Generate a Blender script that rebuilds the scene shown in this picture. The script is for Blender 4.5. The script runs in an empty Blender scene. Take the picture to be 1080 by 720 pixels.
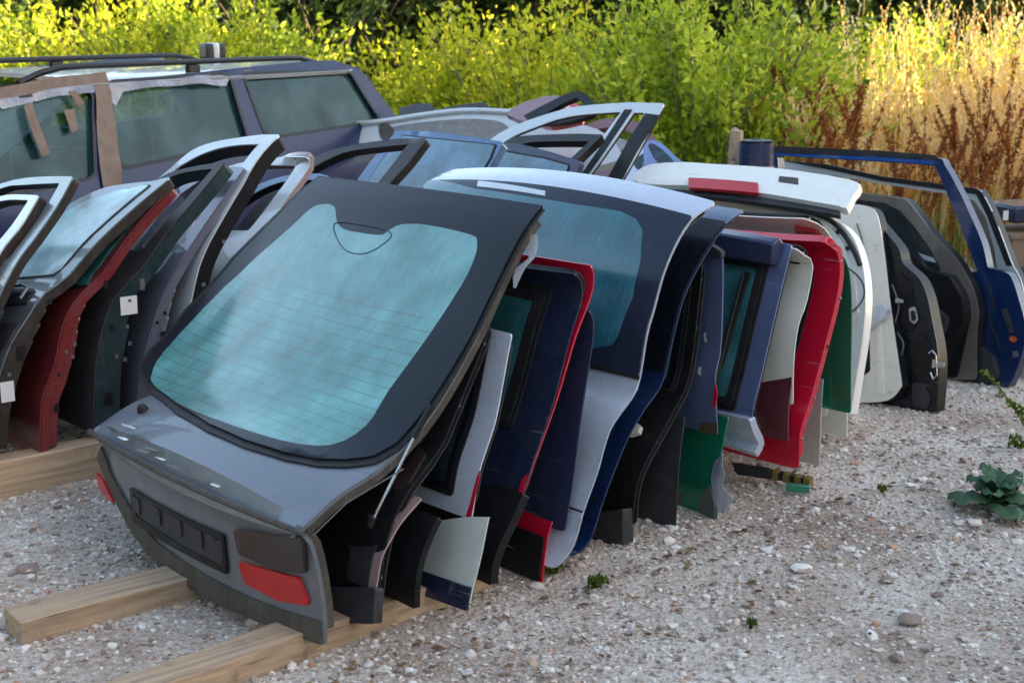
import bpy, bmesh, math, random
import numpy as np
from mathutils import Vector, Matrix, noise
from mathutils.geometry import delaunay_2d_cdt
rad = math.radians
rng = random.Random(7)
sc = bpy.context.scene
col = sc.collection

# ------------------------------------------------------------------ camera
FPX, CAMH, HY = 1550.0, 1.68, 20.0          # focal length and horizon in photo pixels (1080 wide), eye height in metres
PITCH = math.atan((360 - HY) / FPX)
cam_d = bpy.data.cameras.new('camera')
cam = bpy.data.objects.new('camera', cam_d); col.objects.link(cam)
cam.location = (0, 0, CAMH); cam.rotation_euler = (rad(90) - PITCH, 0, 0)
cam_d.sensor_width = 23.6; cam_d.lens = FPX / 1080 * 23.6
cam_d.clip_start = .1; cam_d.clip_end = 400
cam_d.dof.use_dof = True; cam_d.dof.focus_distance = 4.9; cam_d.dof.aperture_fstop = 3.0
sc.camera = cam

# ------------------------------------------------------------------ light
SUN_EL, SUN_AZ = 24.0, 112.0                # azimuth clockwise from +Y
world = bpy.data.worlds.new('World'); sc.world = world; world.use_nodes = True
wn = world.node_tree; bg = wn.nodes['Background']
sky = wn.nodes.new('ShaderNodeTexSky'); sky.sky_type = 'NISHITA'; sky.sun_disc = False
sky.sun_elevation = rad(SUN_EL); sky.sun_rotation = rad(SUN_AZ)
sky.air_density = 1.0; sky.dust_density = 1.2; sky.ozone_density = 1.2
tint = wn.nodes.new('ShaderNodeMix'); tint.data_type = 'RGBA'; tint.blend_type = 'MULTIPLY'; tint.inputs[0].default_value = 1; tint.inputs[7].default_value = (1.0, .87, .72, 1)
wn.links.new(sky.outputs[0], tint.inputs[6]); wn.links.new(tint.outputs[2], bg.inputs[0]); bg.inputs[1].default_value = .15
sd = bpy.data.lights.new('sun', 'SUN'); sd.energy = 5.0; sd.angle = rad(.5); sd.color = (1, .81, .54)
sun = bpy.data.objects.new('sun', sd); col.objects.link(sun)
sdir = Vector((math.sin(rad(SUN_AZ)) * math.cos(rad(SUN_EL)), math.cos(rad(SUN_AZ)) * math.cos(rad(SUN_EL)), math.sin(rad(SUN_EL))))
sun.rotation_euler = sdir.to_track_quat('Z', 'Y').to_euler(); sun.location = sdir * 30
sc.view_settings.view_transform = 'Standard'; sc.view_settings.look = 'None'
sc.view_settings.exposure = 2.36; sc.view_settings.gamma = 1

# ------------------------------------------------------------------ materials
def mat(name):
    m = bpy.data.materials.new(name); m.use_nodes = True
    return m, m.node_tree.nodes, m.node_tree.links, m.node_tree.nodes['Principled BSDF']
def ramp(nodes, stops):
    r = nodes.new('ShaderNodeValToRGB'); el = r.color_ramp.elements
    while len(el) < len(stops): el.new(.5)
    for e, (p, c) in zip(el, stops): e.position = p; e.color = (*c, 1) if len(c) == 3 else c
    return r
def noisen(nodes, links, scale, detail=5, vec=None, rough=.6):
    n = nodes.new('ShaderNodeTexNoise'); n.inputs['Scale'].default_value = scale; n.inputs['Detail'].default_value = detail
    n.inputs['Roughness'].default_value = rough
    if vec is not None: links.new(vec, n.inputs['Vector'])
    return n
def mixc(nodes, links, fac, a, b, blend='MIX'):
    m = nodes.new('ShaderNodeMix'); m.data_type = 'RGBA'; m.blend_type = blend
    for s, v in ((0, fac), (6, a), (7, b)):
        if hasattr(v, 'default_value') or hasattr(v, 'is_output'): links.new(v, m.inputs[s])
        elif s == 0: m.inputs[0].default_value = v
        else: m.inputs[s].default_value = (*v, 1)
    return m.outputs[2]
def math_(nodes, links, op, a, b=None, clamp=False):
    m = nodes.new('ShaderNodeMath'); m.operation = op; m.use_clamp = clamp
    for i, v in enumerate((a, b)):
        if v is None: continue
        if hasattr(v, 'is_output'): links.new(v, m.inputs[i])
        else: m.inputs[i].default_value = v
    return m.outputs[0]

def paint(name, rgb, metal=.35, rough=.32, dust=.25, wear=0.0, coat=.8, dustcol=(.30, .28, .25), scr=.32):
    """old car paint: faded in clouds, dusty film, fine scratches, optional worn patches"""
    m, N, L, P = mat(name)
    tc = N.new('ShaderNodeTexCoord'); v = tc.outputs['Object']
    n1 = noisen(N, L, 3.5, 6, v); n2 = noisen(N, L, 60, 4, v); n3 = noisen(N, L, 14, 8, v, .75)
    r1 = ramp(N, [(.35, (0, 0, 0)), (.72, (1, 1, 1))]); L.new(n3.outputs['Fac'], r1.inputs[0])
    f = math_(N, L, 'MULTIPLY', r1.outputs[0], dust)
    base = mixc(N, L, math_(N, L, 'MULTIPLY', n1.outputs['Fac'], .35), rgb, tuple(c * .75 for c in rgb))
    c = mixc(N, L, f, base, dustcol)
    # runs of dirt, stretched downwards
    mp = N.new('ShaderNodeMapping'); mp.inputs['Scale'].default_value = (38, 38, 1.6); L.new(v, mp.inputs[0])
    n4 = noisen(N, L, 1, 5, mp.outputs[0], .6)
    r4 = ramp(N, [(.55, (0, 0, 0)), (.8, (1, 1, 1))]); L.new(n4.outputs['Fac'], r4.inputs[0])
    c = mixc(N, L, math_(N, L, 'MULTIPLY', r4.outputs[0], dust * .9), c, dustcol)
    m6 = N.new('ShaderNodeMapping'); m6.inputs['Scale'].default_value = (5, 5, 150); m6.inputs['Rotation'].default_value = (.5, .35, .2); L.new(v, m6.inputs[0])
    n6 = noisen(N, L, 1, 3, m6.outputs[0], .5); r6 = ramp(N, [(.65, (0, 0, 0)), (.68, (1, 1, 1))]); L.new(n6.outputs['Fac'], r6.inputs[0])
    r7 = ramp(N, [(.52, (0, 0, 0)), (.60, (1, 1, 1))]); L.new(n1.outputs['Fac'], r7.inputs[0])
    c = mixc(N, L, math_(N, L, 'MULTIPLY', math_(N, L, 'MULTIPLY', r6.outputs[0], r7.outputs[0]), scr), c, (.42, .40, .38))
    if wear:
        n5 = noisen(N, L, 7, 9, v, .8)
        r5 = ramp(N, [(.60, (0, 0, 0)), (.63, (1, 1, 1))]); L.new(n5.outputs['Fac'], r5.inputs[0])
        c = mixc(N, L, math_(N, L, 'MULTIPLY', r5.outputs[0], wear), c, (.12, .09, .08))
    L.new(c, P.inputs['Base Color'])
    P.inputs['Metallic'].default_value = metal
    rr = math_(N, L, 'ADD', math_(N, L, 'MULTIPLY', r1.outputs[0], .5 * dust), rough * .85)
    L.new(rr, P.inputs['Roughness'])
    P.inputs['Coat Weight'].default_value = coat; 
    L.new(math_(N, L, 'ADD', math_(N, L, 'MULTIPLY', n3.outputs['Fac'], .22 * dust), .02), P.inputs['Coat Roughness'])
    b = N.new('ShaderNodeBump'); b.inputs['Strength'].default_value = .5; b.inputs['Distance'].default_value = .006
    nb = noisen(N, L, 5.5, 2, v); L.new(nb.outputs['Fac'], b.inputs['Height'])
    b2 = N.new('ShaderNodeBump'); b2.inputs['Strength'].default_value = .03; b2.inputs['Distance'].default_value = .0003
    L.new(n2.outputs['Fac'], b2.inputs['Height']); L.new(b.outputs[0], b2.inputs['Normal']); L.new(b2.outputs[0], P.inputs['Normal'])
    return m
def plastic(name, rgb, rough=.5, dust=.2):
    m = paint(name, rgb, 0, rough, dust, 0, 0, scr=0); m.node_tree.nodes['Principled BSDF'].inputs['Specular IOR Level'].default_value = .22
    return m

def film_glass(name, tint, dew=.5, lines=None, rough=.12, streak=1.0, gloss=.6):
    """car glass covered by dew and dust: the film scatters light, runs of water cross it; lines = heating wires (pitch, v0, v1)"""
    m, N, L, P = mat(name)
    uv = N.new('ShaderNodeUVMap'); uv.uv_map = 'UVMap'; tc = N.new('ShaderNodeTexCoord'); v = tc.outputs['Object']
    mp = N.new('ShaderNodeMapping'); mp.inputs['Scale'].default_value = (210, 6, 1); L.new(uv.outputs[0], mp.inputs[0])
    n1 = noisen(N, L, 1, 6, mp.outputs[0], .7)          # fine runs down the pane
    n2 = noisen(N, L, 4.5, 6, v); n3 = noisen(N, L, 420, 2, v)
    wd = tuple(min(1, t * 1.5 + .04) for t in tint); dk = tuple(t * .45 for t in tint)
    r2 = ramp(N, [(.34, dk), (.5, tint), (.66, wd)]); 
    s = math_(N, L, 'ADD', math_(N, L, 'MULTIPLY', n1.outputs['Fac'], .45 * streak), math_(N, L, 'MULTIPLY', n2.outputs['Fac'], 1 - .45 * streak))
    L.new(s, r2.inputs[0]); c = r2.outputs[0]
    c = mixc(N, L, math_(N, L, 'MULTIPLY', n3.outputs['Fac'], .3), c, dk)
    if lines:
        pitch, v0, v1 = lines
        sx = N.new('ShaderNodeSeparateXYZ'); L.new(uv.outputs[0], sx.inputs[0])
        mr = N.new('ShaderNodeMapRange'); mr.inputs[1].default_value = .45; mr.inputs[2].default_value = 1.35; L.new(sx.outputs[1], mr.inputs[0])
        c = mixc(N, L, mr.outputs[0], mixc(N, L, .75, c, (.62, 1.0, .90), 'MULTIPLY'), mixc(N, L, .6, c, (1.0, 1.0, 1.0), 'MULTIPLY'))
        cu = math_(N, L, 'MULTIPLY', math_(N, L, 'POWER', math_(N, L, 'SUBTRACT', sx.outputs[0], .65), 2.0), .06)
        y = math_(N, L, 'DIVIDE', math_(N, L, 'SUBTRACT', sx.outputs[1], cu), pitch)
        fr = math_(N, L, 'ABSOLUTE', math_(N, L, 'SUBTRACT', math_(N, L, 'FRACT', y), .5))
        ln = math_(N, L, 'LESS_THAN', fr, .04)
        ln = math_(N, L, 'MULTIPLY', ln, math_(N, L, 'GREATER_THAN', sx.outputs[1], v0)); ln = math_(N, L, 'MULTIPLY', ln, math_(N, L, 'LESS_THAN', sx.outputs[1], v1))
        c = mixc(N, L, math_(N, L, 'MULTIPLY', ln, .62), c, (.10, .07, .04))
    L.new(c, P.inputs['Base Color'])
    P.inputs['Roughness'].default_value = rough + .1
    P.inputs['IOR'].default_value = 1.5
    P.inputs['Coat Weight'].default_value = gloss; P.inputs['Coat IOR'].default_value = 1.5
    L.new(math_(N, L, 'MULTIPLY', n1.outputs['Fac'], rough * 2), P.inputs['Coat Roughness'])
    if dew < 1:
        tr = N.new('ShaderNodeBsdfTransparent'); tr.inputs[0].default_value = (.72 + tint[0] * .2, .80 + tint[1] * .1, .80 + tint[2] * .1, 1)
        mx = N.new('ShaderNodeMixShader'); out = N['Material Output']
        L.new(math_(N, L, 'MULTIPLY_ADD', s, .25) if False else math_(N, L, 'ADD', math_(N, L, 'MULTIPLY', s, .3), dew - .15), mx.inputs[0])
        L.new(tr.outputs[0], mx.inputs[1]); L.new(P.outputs[0], mx.inputs[2]); L.new(mx.outputs[0], out.inputs[0])
    return m
def frit(name, rgb=(.016, .02, .034), dust=.12):
    m, N, L, P = mat(name)
    uv = N.new('ShaderNodeUVMap'); uv.uv_map = 'UVMap'; tc = N.new('ShaderNodeTexCoord')
    mp = N.new('ShaderNodeMapping'); mp.inputs['Scale'].default_value = (90, 5, 1); L.new(uv.outputs[0], mp.inputs[0])
    n = noisen(N, L, 1, 5, mp.outputs[0], .7); r = ramp(N, [(.5, (0, 0, 0)), (.8, (1, 1, 1))]); L.new(n.outputs['Fac'], r.inputs[0])
    n2 = noisen(N, L, 6, 6, tc.outputs['Object'])
    c = mixc(N, L, math_(N, L, 'MULTIPLY', math_(N, L, 'ADD', r.outputs[0], n2.outputs['Fac']), dust), rgb, (.20, .25, .32))
    L.new(c, P.inputs['Base Color']); P.inputs['Roughness'].default_value = .25
    P.inputs['IOR'].default_value = 1.28; P.inputs['Coat Weight'].default_value = .12; L.new(math_(N, L, 'MULTIPLY', n2.outputs['Fac'], .3), P.inputs['Coat Roughness'])
    return m
def lens(name, rgb):
    m, N, L, P = mat(name)
    tc = N.new('ShaderNodeTexCoord'); w = N.new('ShaderNodeTexWave'); w.inputs['Scale'].default_value = 28; L.new(tc.outputs['Object'], w.inputs[0])
    n = noisen(N, L, 20, 6, tc.outputs['Object'])
    L.new(mixc(N, L, n.outputs['Fac'], rgb, tuple(c * .5 for c in rgb)), P.inputs['Base Color'])
    P.inputs['Roughness'].default_value = .35; P.inputs['Coat Weight'].default_value = .35; P.inputs['Coat Roughness'].default_value = .1
    b = N.new('ShaderNodeBump'); b.inputs['Strength'].default_value = .35; b.inputs['Distance'].default_value = .0008; L.new(w.outputs[0], b.inputs['Height']); L.new(b.outputs[0], P.inputs['Normal'])
    return m

M = dict(
    gunmetal=paint('gunmetal paint', (.15, .175, .215), .55, .42, .34, .35, .45),
    silver=paint('silver paint', (.60, .65, .76), .25, .3, .22),
    vansilver=paint('van silver paint', (.50, .56, .66), .3, .3, .2),
    roofsky=paint('sky pale roof paint', (.42, .44, .47), .5, .4, .35),  # blue car's roof coloured pale to stand in for reflected sky
    navy=paint('navy paint', (.014, .022, .060), .3, .33, .07),
    navy2=paint('plain navy paint', (.022, .030, .080), .2, .38, .06),
    blue=paint('bright blue paint', (.008, .085, .36), .4, .25, .04, 0, 1),
    periwinkle=paint('blue grey paint', (.16, .21, .40), .5, .28, .06, 0, 1),
    cream=paint('cream paint', (.74, .72, .64), 0, .35, .08),
    white=paint('white paint', (.84, .83, .77), 0, .32, .12, .0),
    rustwhite=paint('chipped white paint', (.80, .77, .70), 0, .42, .16, .35),
    red=paint('red paint', (.60, .006, .035), .15, .25, .02, 0, 1),
    darkred=paint('dark red paint', (.15, .012, .014), .1, .4, .08),
    maroon=paint('maroon paint', (.15, .02, .035), .2, .45, .15),
    green=paint('green paint', (.01, .25, .14), .5, .25, .03, 0, 1),
    teal=paint('teal paint', (.012, .034, .042), .3, .4, .1),
    lilac=paint('lilac paint', (.16, .16, .22), .4, .4, .15),
    doorsilver=paint('door silver paint', (.17, .20, .22), .5, .3, .2),
    palesilver=paint('pale silver paint', (.58, .63, .66), .25, .35, .25),
    skyblue=paint('sky blue paint', (.02, .10, .24), .4, .3, .2),
    wagonblue=paint('wagon blue paint', (.006, .013, .062), 0, .4, .02, 0, .08), deepblue=paint('deep blue paint', (.006, .028, .11), .35, .25, .04, 0, 1),
    brown=paint('taupe paint', (.17, .14, .12), .4, .4, .3),
    pink=paint('faded pink paint', (.38, .24, .24), .1, .5, .3),
    palegrey=paint('pale grey paint', (.58, .62, .58), .1, .45, .2),
    black=plastic('black plastic', (.008, .008, .010), .45, .03),
    rubber=plastic('rubber', (.012, .012, .014), .55, .05),
    darkgrey=plastic('dark grey plastic', (.028, .029, .034), .5, .10),
    midgrey=plastic('mid grey plastic', (.09, .092, .10), .55, .25),
    olive=plastic('dirty trim', (.05, .042, .035), .55, .18),
    jamb=paint('dark jamb paint', (.035, .034, .036), .1, .45, .25),
    brownjamb=plastic('dusty jamb paint', (.022, .016, .014), .5, .10),
    metal=paint('bare metal', (.45, .46, .48), .9, .35, .2),
    chrome=paint('strut rod metal', (.6, .62, .64), 1, .2, .05),
    dirty=paint('dirty bumper lining', (.10, .11, .11), 0, .7, .6, .5),
    gblack=paint('glossy black paint', (.005, .007, .013), 0, .3, .03, 0, .3), lensred=lens('red lens', (.58, .006, .010)), lenssmoke=lens('smoked lens', (.035, .022, .024)),
    frit=frit('black glass edge', (.004, .006, .012), .02), frit2=frit('dusty glass edge', (.010, .016, .034), .07),
    g1=film_glass('dewy rear glass', (.105, .275, .285), 1, (.042, .42, 1.12), .10, .75, .45),
    g6=film_glass('dewy blue rear glass', (.022, .135, .175), 1, None, .10, 1.2),
    teal_g=film_glass('teal glass', (.03, .14, .15), 1, None, .1, .5),
    pale_g=film_glass('pale door glass', (.30, .48, .52), 1, None, .1, .3),  # sky reflection put into the pale film colour
    blue_g=film_glass('blue door glass', (.08, .19, .27), 1, None, .1, .4),  # blue of the reflected sky, painted into the pane
    dark_g=film_glass('dark door glass', (.03, .045, .05), .45, None, .08, .3),
    wag_g=film_glass('wagon glass', (.03, .12, .12), .22, None, .06, .6, 1), far_g=film_glass('far glass', (.04, .08, .09), .08, None, .05, .3),
    paper=plastic('paper', (.62, .62, .62), .8, .08), ink=plastic('ink', (.03, .03, .04), .8, 0),
    kraft=plastic('kraft tape', (.115, .068, .045), .45, .3), plasticfilm=film_glass('clear wrap', (.36, .36, .44), .5, None, .1, .6),
    card=plastic('cardboard', (.20, .13, .085), .8, .2), orange=plastic('orange cap', (.5, .09, .01), .5, .05),
    yellow=plastic('yellow marks', (.16, .12, .02), .5, .1), goldreflect=paint('gold reflection', (.32, .25, .12), .8, .35, .2),
)

for k_ in ('gblack',): M[k_].node_tree.nodes['Principled BSDF'].inputs['Specular IOR Level'].default_value = .3; M[k_].node_tree.nodes['Principled BSDF'].inputs['Coat Weight'].default_value = .12
for k_ in ('jamb', 'navy', 'navy2', 'teal'): M[k_].node_tree.nodes['Principled BSDF'].inputs['Coat Weight'].default_value = .35; M[k_].node_tree.nodes['Principled BSDF'].inputs['Specular IOR Level'].default_value = .3
M['wagonblue'].node_tree.nodes['Principled BSDF'].inputs['Specular IOR Level'].default_value = .25
# ------------------------------------------------------------------ frames and surfaces
def ray(px, py):
    x = (px - 540) / FPX; y = (360 - py) / FPX
    return Vector((x, math.cos(PITCH) + y * math.sin(PITCH), y * math.cos(PITCH) - math.sin(PITCH)))
def ground(px, py, z=0.0):
    d = ray(px, py); t = (z - CAMH) / d.z
    return Vector((d.x * t, d.y * t, z))
def project(P):
    x, y, z = P[0], P[1], P[2] - CAMH
    f = y * math.cos(PITCH) - z * math.sin(PITCH); u = y * math.sin(PITCH) + z * math.cos(PITCH)
    return 540 + FPX * x / f, 360 - FPX * u / f
class Frame:                                   # r along the row, w across it, z up
    def __init__(s, origin, az):
        a = rad(az); s.O = Vector((origin[0], origin[1], 0)); s.R = Vector((math.sin(a), math.cos(a), 0)); s.W = Vector((-math.cos(a), math.sin(a), 0))
    def world(s, r, w, z): return s.O + s.R * r + s.W * w + Vector((0, 0, z))
    def atw(s, px, py, w):
        d = ray(px, py); t = (w + s.O.dot(s.W)) / d.dot(s.W)
        P = d * t - s.O; return P.dot(s.R), CAMH + d.z * t
    def rw(s, P): q = Vector(P) - s.O; return q.dot(s.R), q.dot(s.W)
ROW = Frame(ground(342, 675, .06), 49.5)

def catmull(pts, n=8):
    out = []
    for i in range(len(pts) - 1):
        p0 = pts[max(i - 1, 0)]; p1 = pts[i]; p2 = pts[i + 1]; p3 = pts[min(i + 2, len(pts) - 1)]
        for k in range(n):
            t = k / n
            out.append(tuple(.5 * ((2 * b) + (-a + c) * t + (2 * a - 5 * b + 4 * c - d) * t * t + (-a + 3 * b - 3 * c + d) * t ** 3) for a, b, c, d in zip(p0, p1, p2, p3)))
    out.append(tuple(pts[-1])); return out

class Surf:
    """a sheet curved in side profile (r,z) and run across the row; bow makes it swell in its middle"""
    def __init__(s, prof, w0, width=1.3, bow=(0, 0), frame=ROW, px=True, dw=0.0, smooth=True):
        s.f = frame; s.w0 = w0; s.width = width; s.bow = bow
        if px:
            n = len(prof) - 1
            prof = [frame.atw(p[0], p[1], w0 + dw * i / n) for i, p in enumerate(prof)]
        pr = catmull(prof, 6) if smooth and len(prof) > 2 else [tuple(p) for p in prof]
        s.p = pr; s.c = [0.0]
        for a, b in zip(pr, pr[1:]): s.c.append(s.c[-1] + math.hypot(b[0] - a[0], b[1] - a[1]))
        s.L = s.c[-1]; s.dw = dw
        # smoothed normals
        ns = []
        for i in range(len(pr)):
            a = pr[max(i - 1, 0)]; b = pr[min(i + 1, len(pr) - 1)]; dx, dz = b[0] - a[0], b[1] - a[1]; l = math.hypot(dx, dz) or 1
            ns.append((-dz / l, dx / l))
        s.n = ns
    def rz(s, v):
        if v <= 0:
            a, b = s.p[0], s.p[1]; t = v / (s.c[1] or 1); return (a[0] + (b[0] - a[0]) * t, a[1] + (b[1] - a[1]) * t), s.n[0]
        if v >= s.L:
            a, b = s.p[-2], s.p[-1]; t = (v - s.L) / ((s.c[-1] - s.c[-2]) or 1); return (b[0] + (b[0] - a[0]) * t, b[1] + (b[1] - a[1]) * t), s.n[-1]
        lo = 0; hi = len(s.c) - 1
        while hi - lo > 1:
            m = (lo + hi) // 2
            if s.c[m] <= v: lo = m
            else: hi = m
        t = (v - s.c[lo]) / ((s.c[hi] - s.c[lo]) or 1); a, b = s.p[lo], s.p[hi]; na, nb = s.n[lo], s.n[hi]
        nx, nz = na[0] + (nb[0] - na[0]) * t, na[1] + (nb[1] - na[1]) * t; l = math.hypot(nx, nz) or 1
        return (a[0] + (b[0] - a[0]) * t, a[1] + (b[1] - a[1]) * t), (nx / l, nz / l)
    def at(s, w, v, n=0.0):
        (r, z), (nr, nz) = s.rz(v)
        q = (w - s.w0 - s.width / 2) / (s.width / 2); f = min(max(v / s.L, 0), 1); b = (s.bow[0] + (s.bow[1] - s.bow[0]) * f) * max(-.3, 1 - q * q)
        return s.f.world(r + nr * (n + b), w, z + nz * (n + b))
    def inv(s, px, py):
        d = ray(px, py); f = s.f; best = None
        dr, dwv = d.dot(f.R), d.dot(f.W); o_r = -f.O.dot(f.R); o_w = -f.O.dot(f.W)
        for i in range(len(s.p) - 1):           # ray against every stretch of the profile
            (r0, z0), (r1, z1) = s.p[i], s.p[i + 1]
            er, ez = r1 - r0, z1 - z0
            det = dr * (-ez) + d.z * er
            if abs(det) < 1e-9: continue
            br, bz = r0 - o_r, z0 - CAMH
            t = (br * (-ez) + bz * er) / det; u = (dr * bz - d.z * br) / det
            lo = -1e9 if i == 0 else -1e-6; hi = 1e9 if i == len(s.p) - 2 else 1 + 1e-6
            if t > 0 and lo <= u <= hi and (best is None or t < best[0]):
                best = (t, o_w + dwv * t, s.c[i] + u * (s.c[i + 1] - s.c[i]))
        if best is None: raise ValueError('no hit %s' % ((px, py),))
        _, w, v = best
        if s.bow != (0, 0):
            for _ in range(8):
                e = .002; x0, y0 = project(s.at(w, v)); xa, ya = project(s.at(w + e, v)); xb, yb = project(s.at(w, v + e))
                a, b, c, g = (xa - x0) / e, (xb - x0) / e, (ya - y0) / e, (yb - y0) / e; D = a * g - b * c
                if abs(D) < 1: break
                ex, ey = px - x0, py - y0; dw_, dv_ = (g * ex - b * ey) / D, (-c * ex + a * ey) / D
                k = min(1, .15 / (abs(dw_) + abs(dv_) + 1e-9)); w += dw_ * k; v += dv_ * k
        return w, v
    def vz(s, z):                                # profile length at height z
        if z < s.p[0][1]: return (z - s.p[0][1]) / ((s.p[1][1] - s.p[0][1]) or 1e-6) * s.c[1]
        for i in range(len(s.p) - 1):
            a, b = s.p[i][1], s.p[i + 1][1]
            if min(a, b) <= z <= max(a, b): return s.c[i] + (z - a) / ((b - a) or 1) * (s.c[i + 1] - s.c[i])
        return s.L
    def poly(s, pts):
        """(x,y) = photo pixel on the sheet, [dw,z] = metres from the near edge and height, ('v',dw,v) = metres along the profile"""
        o = []
        for p in pts:
            if isinstance(p, list): o.append((s.w0 + p[0], s.vz(p[1])))
            elif p[0] == 'v': o.append((s.w0 + p[1], p[2]))
            else: o.append(s.inv(*p))
        return o

def fillet(poly, r, n=5):
    if r <= 0: return poly
    out = []; m = len(poly)
    for i in range(m):
        a, b, c = Vector(poly[i - 1]), Vector(poly[i]), Vector(poly[(i + 1) % m])
        u = a - b; v = c - b; lu, lv = u.length, v.length
        if lu < 1e-6 or lv < 1e-6: continue
        u /= lu; v /= lv; ang = math.acos(max(-1, min(1, u.dot(v))))
        if ang > rad(168): out.append(tuple(b)); continue
        t = min(r / math.tan(ang / 2), lu * .45, lv * .45)
        p, q = b + u * t, b + v * t
        for k in range(n + 1):
            f = k / n; out.append(tuple(p * (1 - f) ** 2 + b * 2 * f * (1 - f) + q * f * f))
    return out
def inside(p, poly):
    x, y = p; c = False; j = len(poly) - 1
    for i in range(len(poly)):
        xi, yi = poly[i]; xj, yj = poly[j]
        if (yi > y) != (yj > y) and x < (xj - xi) * (y - yi) / (yj - yi) + xi: c = not c
        j = i
    return c

def link(o, parent=None):
    col.objects.link(o)
    if parent is not None:
        o.parent = parent; o.location = o.location - parent.location
    return o
def mesh_obj(name, verts, faces, m, parent=None, smooth=True, sharp=35, uv=None, bevel=0, mi=None, origin=None):
    me = bpy.data.meshes.new(name)
    off = Vector(parent.location) if parent is not None else (Vector(origin) if origin is not None else Vector((0, 0, 0)))
    me.from_pydata([tuple(Vector(v) - off) for v in verts], [], faces); me.update()
    for mm in (m if isinstance(m, (list, tuple)) else [m]): me.materials.append(M[mm] if isinstance(mm, str) else mm)
    if mi is not None: me.polygons.foreach_set('material_index', mi)
    if smooth:
        me.polygons.foreach_set('use_smooth', [True] * len(me.polygons)); me.set_sharp_from_angle(angle=rad(sharp))
    if uv is not None:
        l = me.uv_layers.new(name='UVMap'); vi = np.empty(len(me.loops), dtype=np.int32); me.loops.foreach_get('vertex_index', vi)
        l.data.foreach_set('uv', np.asarray(uv, dtype=np.float32)[vi].ravel())
    o = bpy.data.objects.new(name, me); col.objects.link(o)
    if parent is not None: o.parent = parent
    elif origin is not None: o.location = off
    if bevel:
        b = o.modifiers.new('bevel', 'BEVEL'); b.width = bevel; b.segments = 2; b.limit_method = 'ANGLE'; b.angle_limit = rad(50)
    return o
def thing(name, label, cat, loc, group=None):
    o = bpy.data.objects.new(name, None); col.objects.link(o); o.location = loc; o.empty_display_size = .1
    o['label'] = label; o['category'] = cat; o['kind'] = 'thing'
    if group: o['group'] = group
    return o
def tag(o, label=None, cat=None, group=None, kind=None):
    if label: o['label'] = label
    if cat: o['category'] = cat
    if group: o['group'] = group
    if kind: o['kind'] = kind
    return o

def panel(name, S, poly, m, parent, off=0.0, th=.012, holes=(), regions=(), grid=.06, bevel=.003, rc=0.0, hr=None, origin=None, jitter=0):
    """solid sheet lying on surface S; poly etc. in (w,v) metres; holes cut through; regions = [(poly, material)] painted as own faces"""
    poly = fillet(poly, rc) if rc else poly
    hr = rc if hr is None else hr
    holes = [fillet(h, hr) for h in holes]; regs = [(fillet(p, r_), mm) for p, mm, r_ in regions]
    V = []; E = []
    def loop(pl):
        k = len(V); pts = []
        for i, p in enumerate(pl):              # long edges are cut so that they follow the curve
            q = pl[(i + 1) % len(pl)]; d = math.hypot(q[0] - p[0], q[1] - p[1]); n = max(1, int(math.ceil(d / grid)))
            for j in range(n): pts.append((p[0] + (q[0] - p[0]) * j / n, p[1] + (q[1] - p[1]) * j / n))
        V.extend(Vector(p) for p in pts); E.extend((k + i, k + (i + 1) % len(pts)) for i in range(len(pts)))
    loop(poly)
    for h in holes: loop(h)
    for p, _ in regs: loop(p)
    xs = [p[0] for p in poly]; ys = [p[1] for p in poly]
    nx = int((max(xs) - min(xs)) / grid) + 1; ny = int((max(ys) - min(ys)) / grid) + 1
    for i in range(nx):
        for j in range(ny):
            p = (min(xs) + (i + .5) * grid, min(ys) + (j + .5) * grid)
            if inside(p, poly): V.append(Vector(p))
    vs, es, fs, *_ = delaunay_2d_cdt(V, E, [], 0, 1e-5)
    keep = []; mi = []
    for f in fs:
        c = (sum(vs[i].x for i in f) / len(f), sum(vs[i].y for i in f) / len(f))
        if not inside(c, poly) or any(inside(c, h) for h in holes): continue
        k = 0
        for q, (rp, _) in enumerate(regs):
            if inside(c, rp): k = q + 1
        keep.append(list(f)); mi.append(k)
    used = sorted({i for f in keep for i in f}); mp = {o: n for n, o in enumerate(used)}
    keep = [[mp[i] for i in f] for f in keep]; P2 = [vs[i] for i in used]; n = len(P2)
    # triangles wound so that the front looks outward
    A = S.at(P2[keep[0][0]].x, P2[keep[0][0]].y); B = S.at(P2[keep[0][1]].x, P2[keep[0][1]].y); C = S.at(P2[keep[0][2]].x, P2[keep[0][2]].y)
    nn = (B - A).cross(C - A); out = S.at(P2[keep[0][0]].x, P2[keep[0][0]].y, .01) - A
    if nn.dot(out) < 0: keep = [f[::-1] for f in keep]
    verts = [S.at(p.x, p.y, off) for p in P2] + [S.at(p.x, p.y, off - th) for p in P2]
    if jitter:
        for i, p in enumerate(P2):
            d = noise.noise(Vector((p.x * 6, p.y * 6, jitter * 3.1))) * abs(jitter)
            dv = S.at(p.x, p.y, 1) - S.at(p.x, p.y, 0); verts[i] += dv * d; verts[i + n] += dv * d
    edge = {}
    for f in keep:
        for a, b in zip(f, f[1:] + f[:1]): edge[(a, b)] = 1
    faces = list(keep); mis = list(mi)
    for f, k in zip(keep, mi): faces.append([i + n for i in f[::-1]]); mis.append(0)
    for (a, b) in list(edge):
        if (b, a) not in edge: faces.append([b, a, a + n, b + n]); mis.append(0)
    uv = [(p.x - S.w0, p.y) for p in P2] * 2
    return mesh_obj(name, verts, faces, [m] + [mm for _, mm in regs], parent, uv=uv, bevel=bevel, mi=mis if regs else None, origin=origin)

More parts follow.
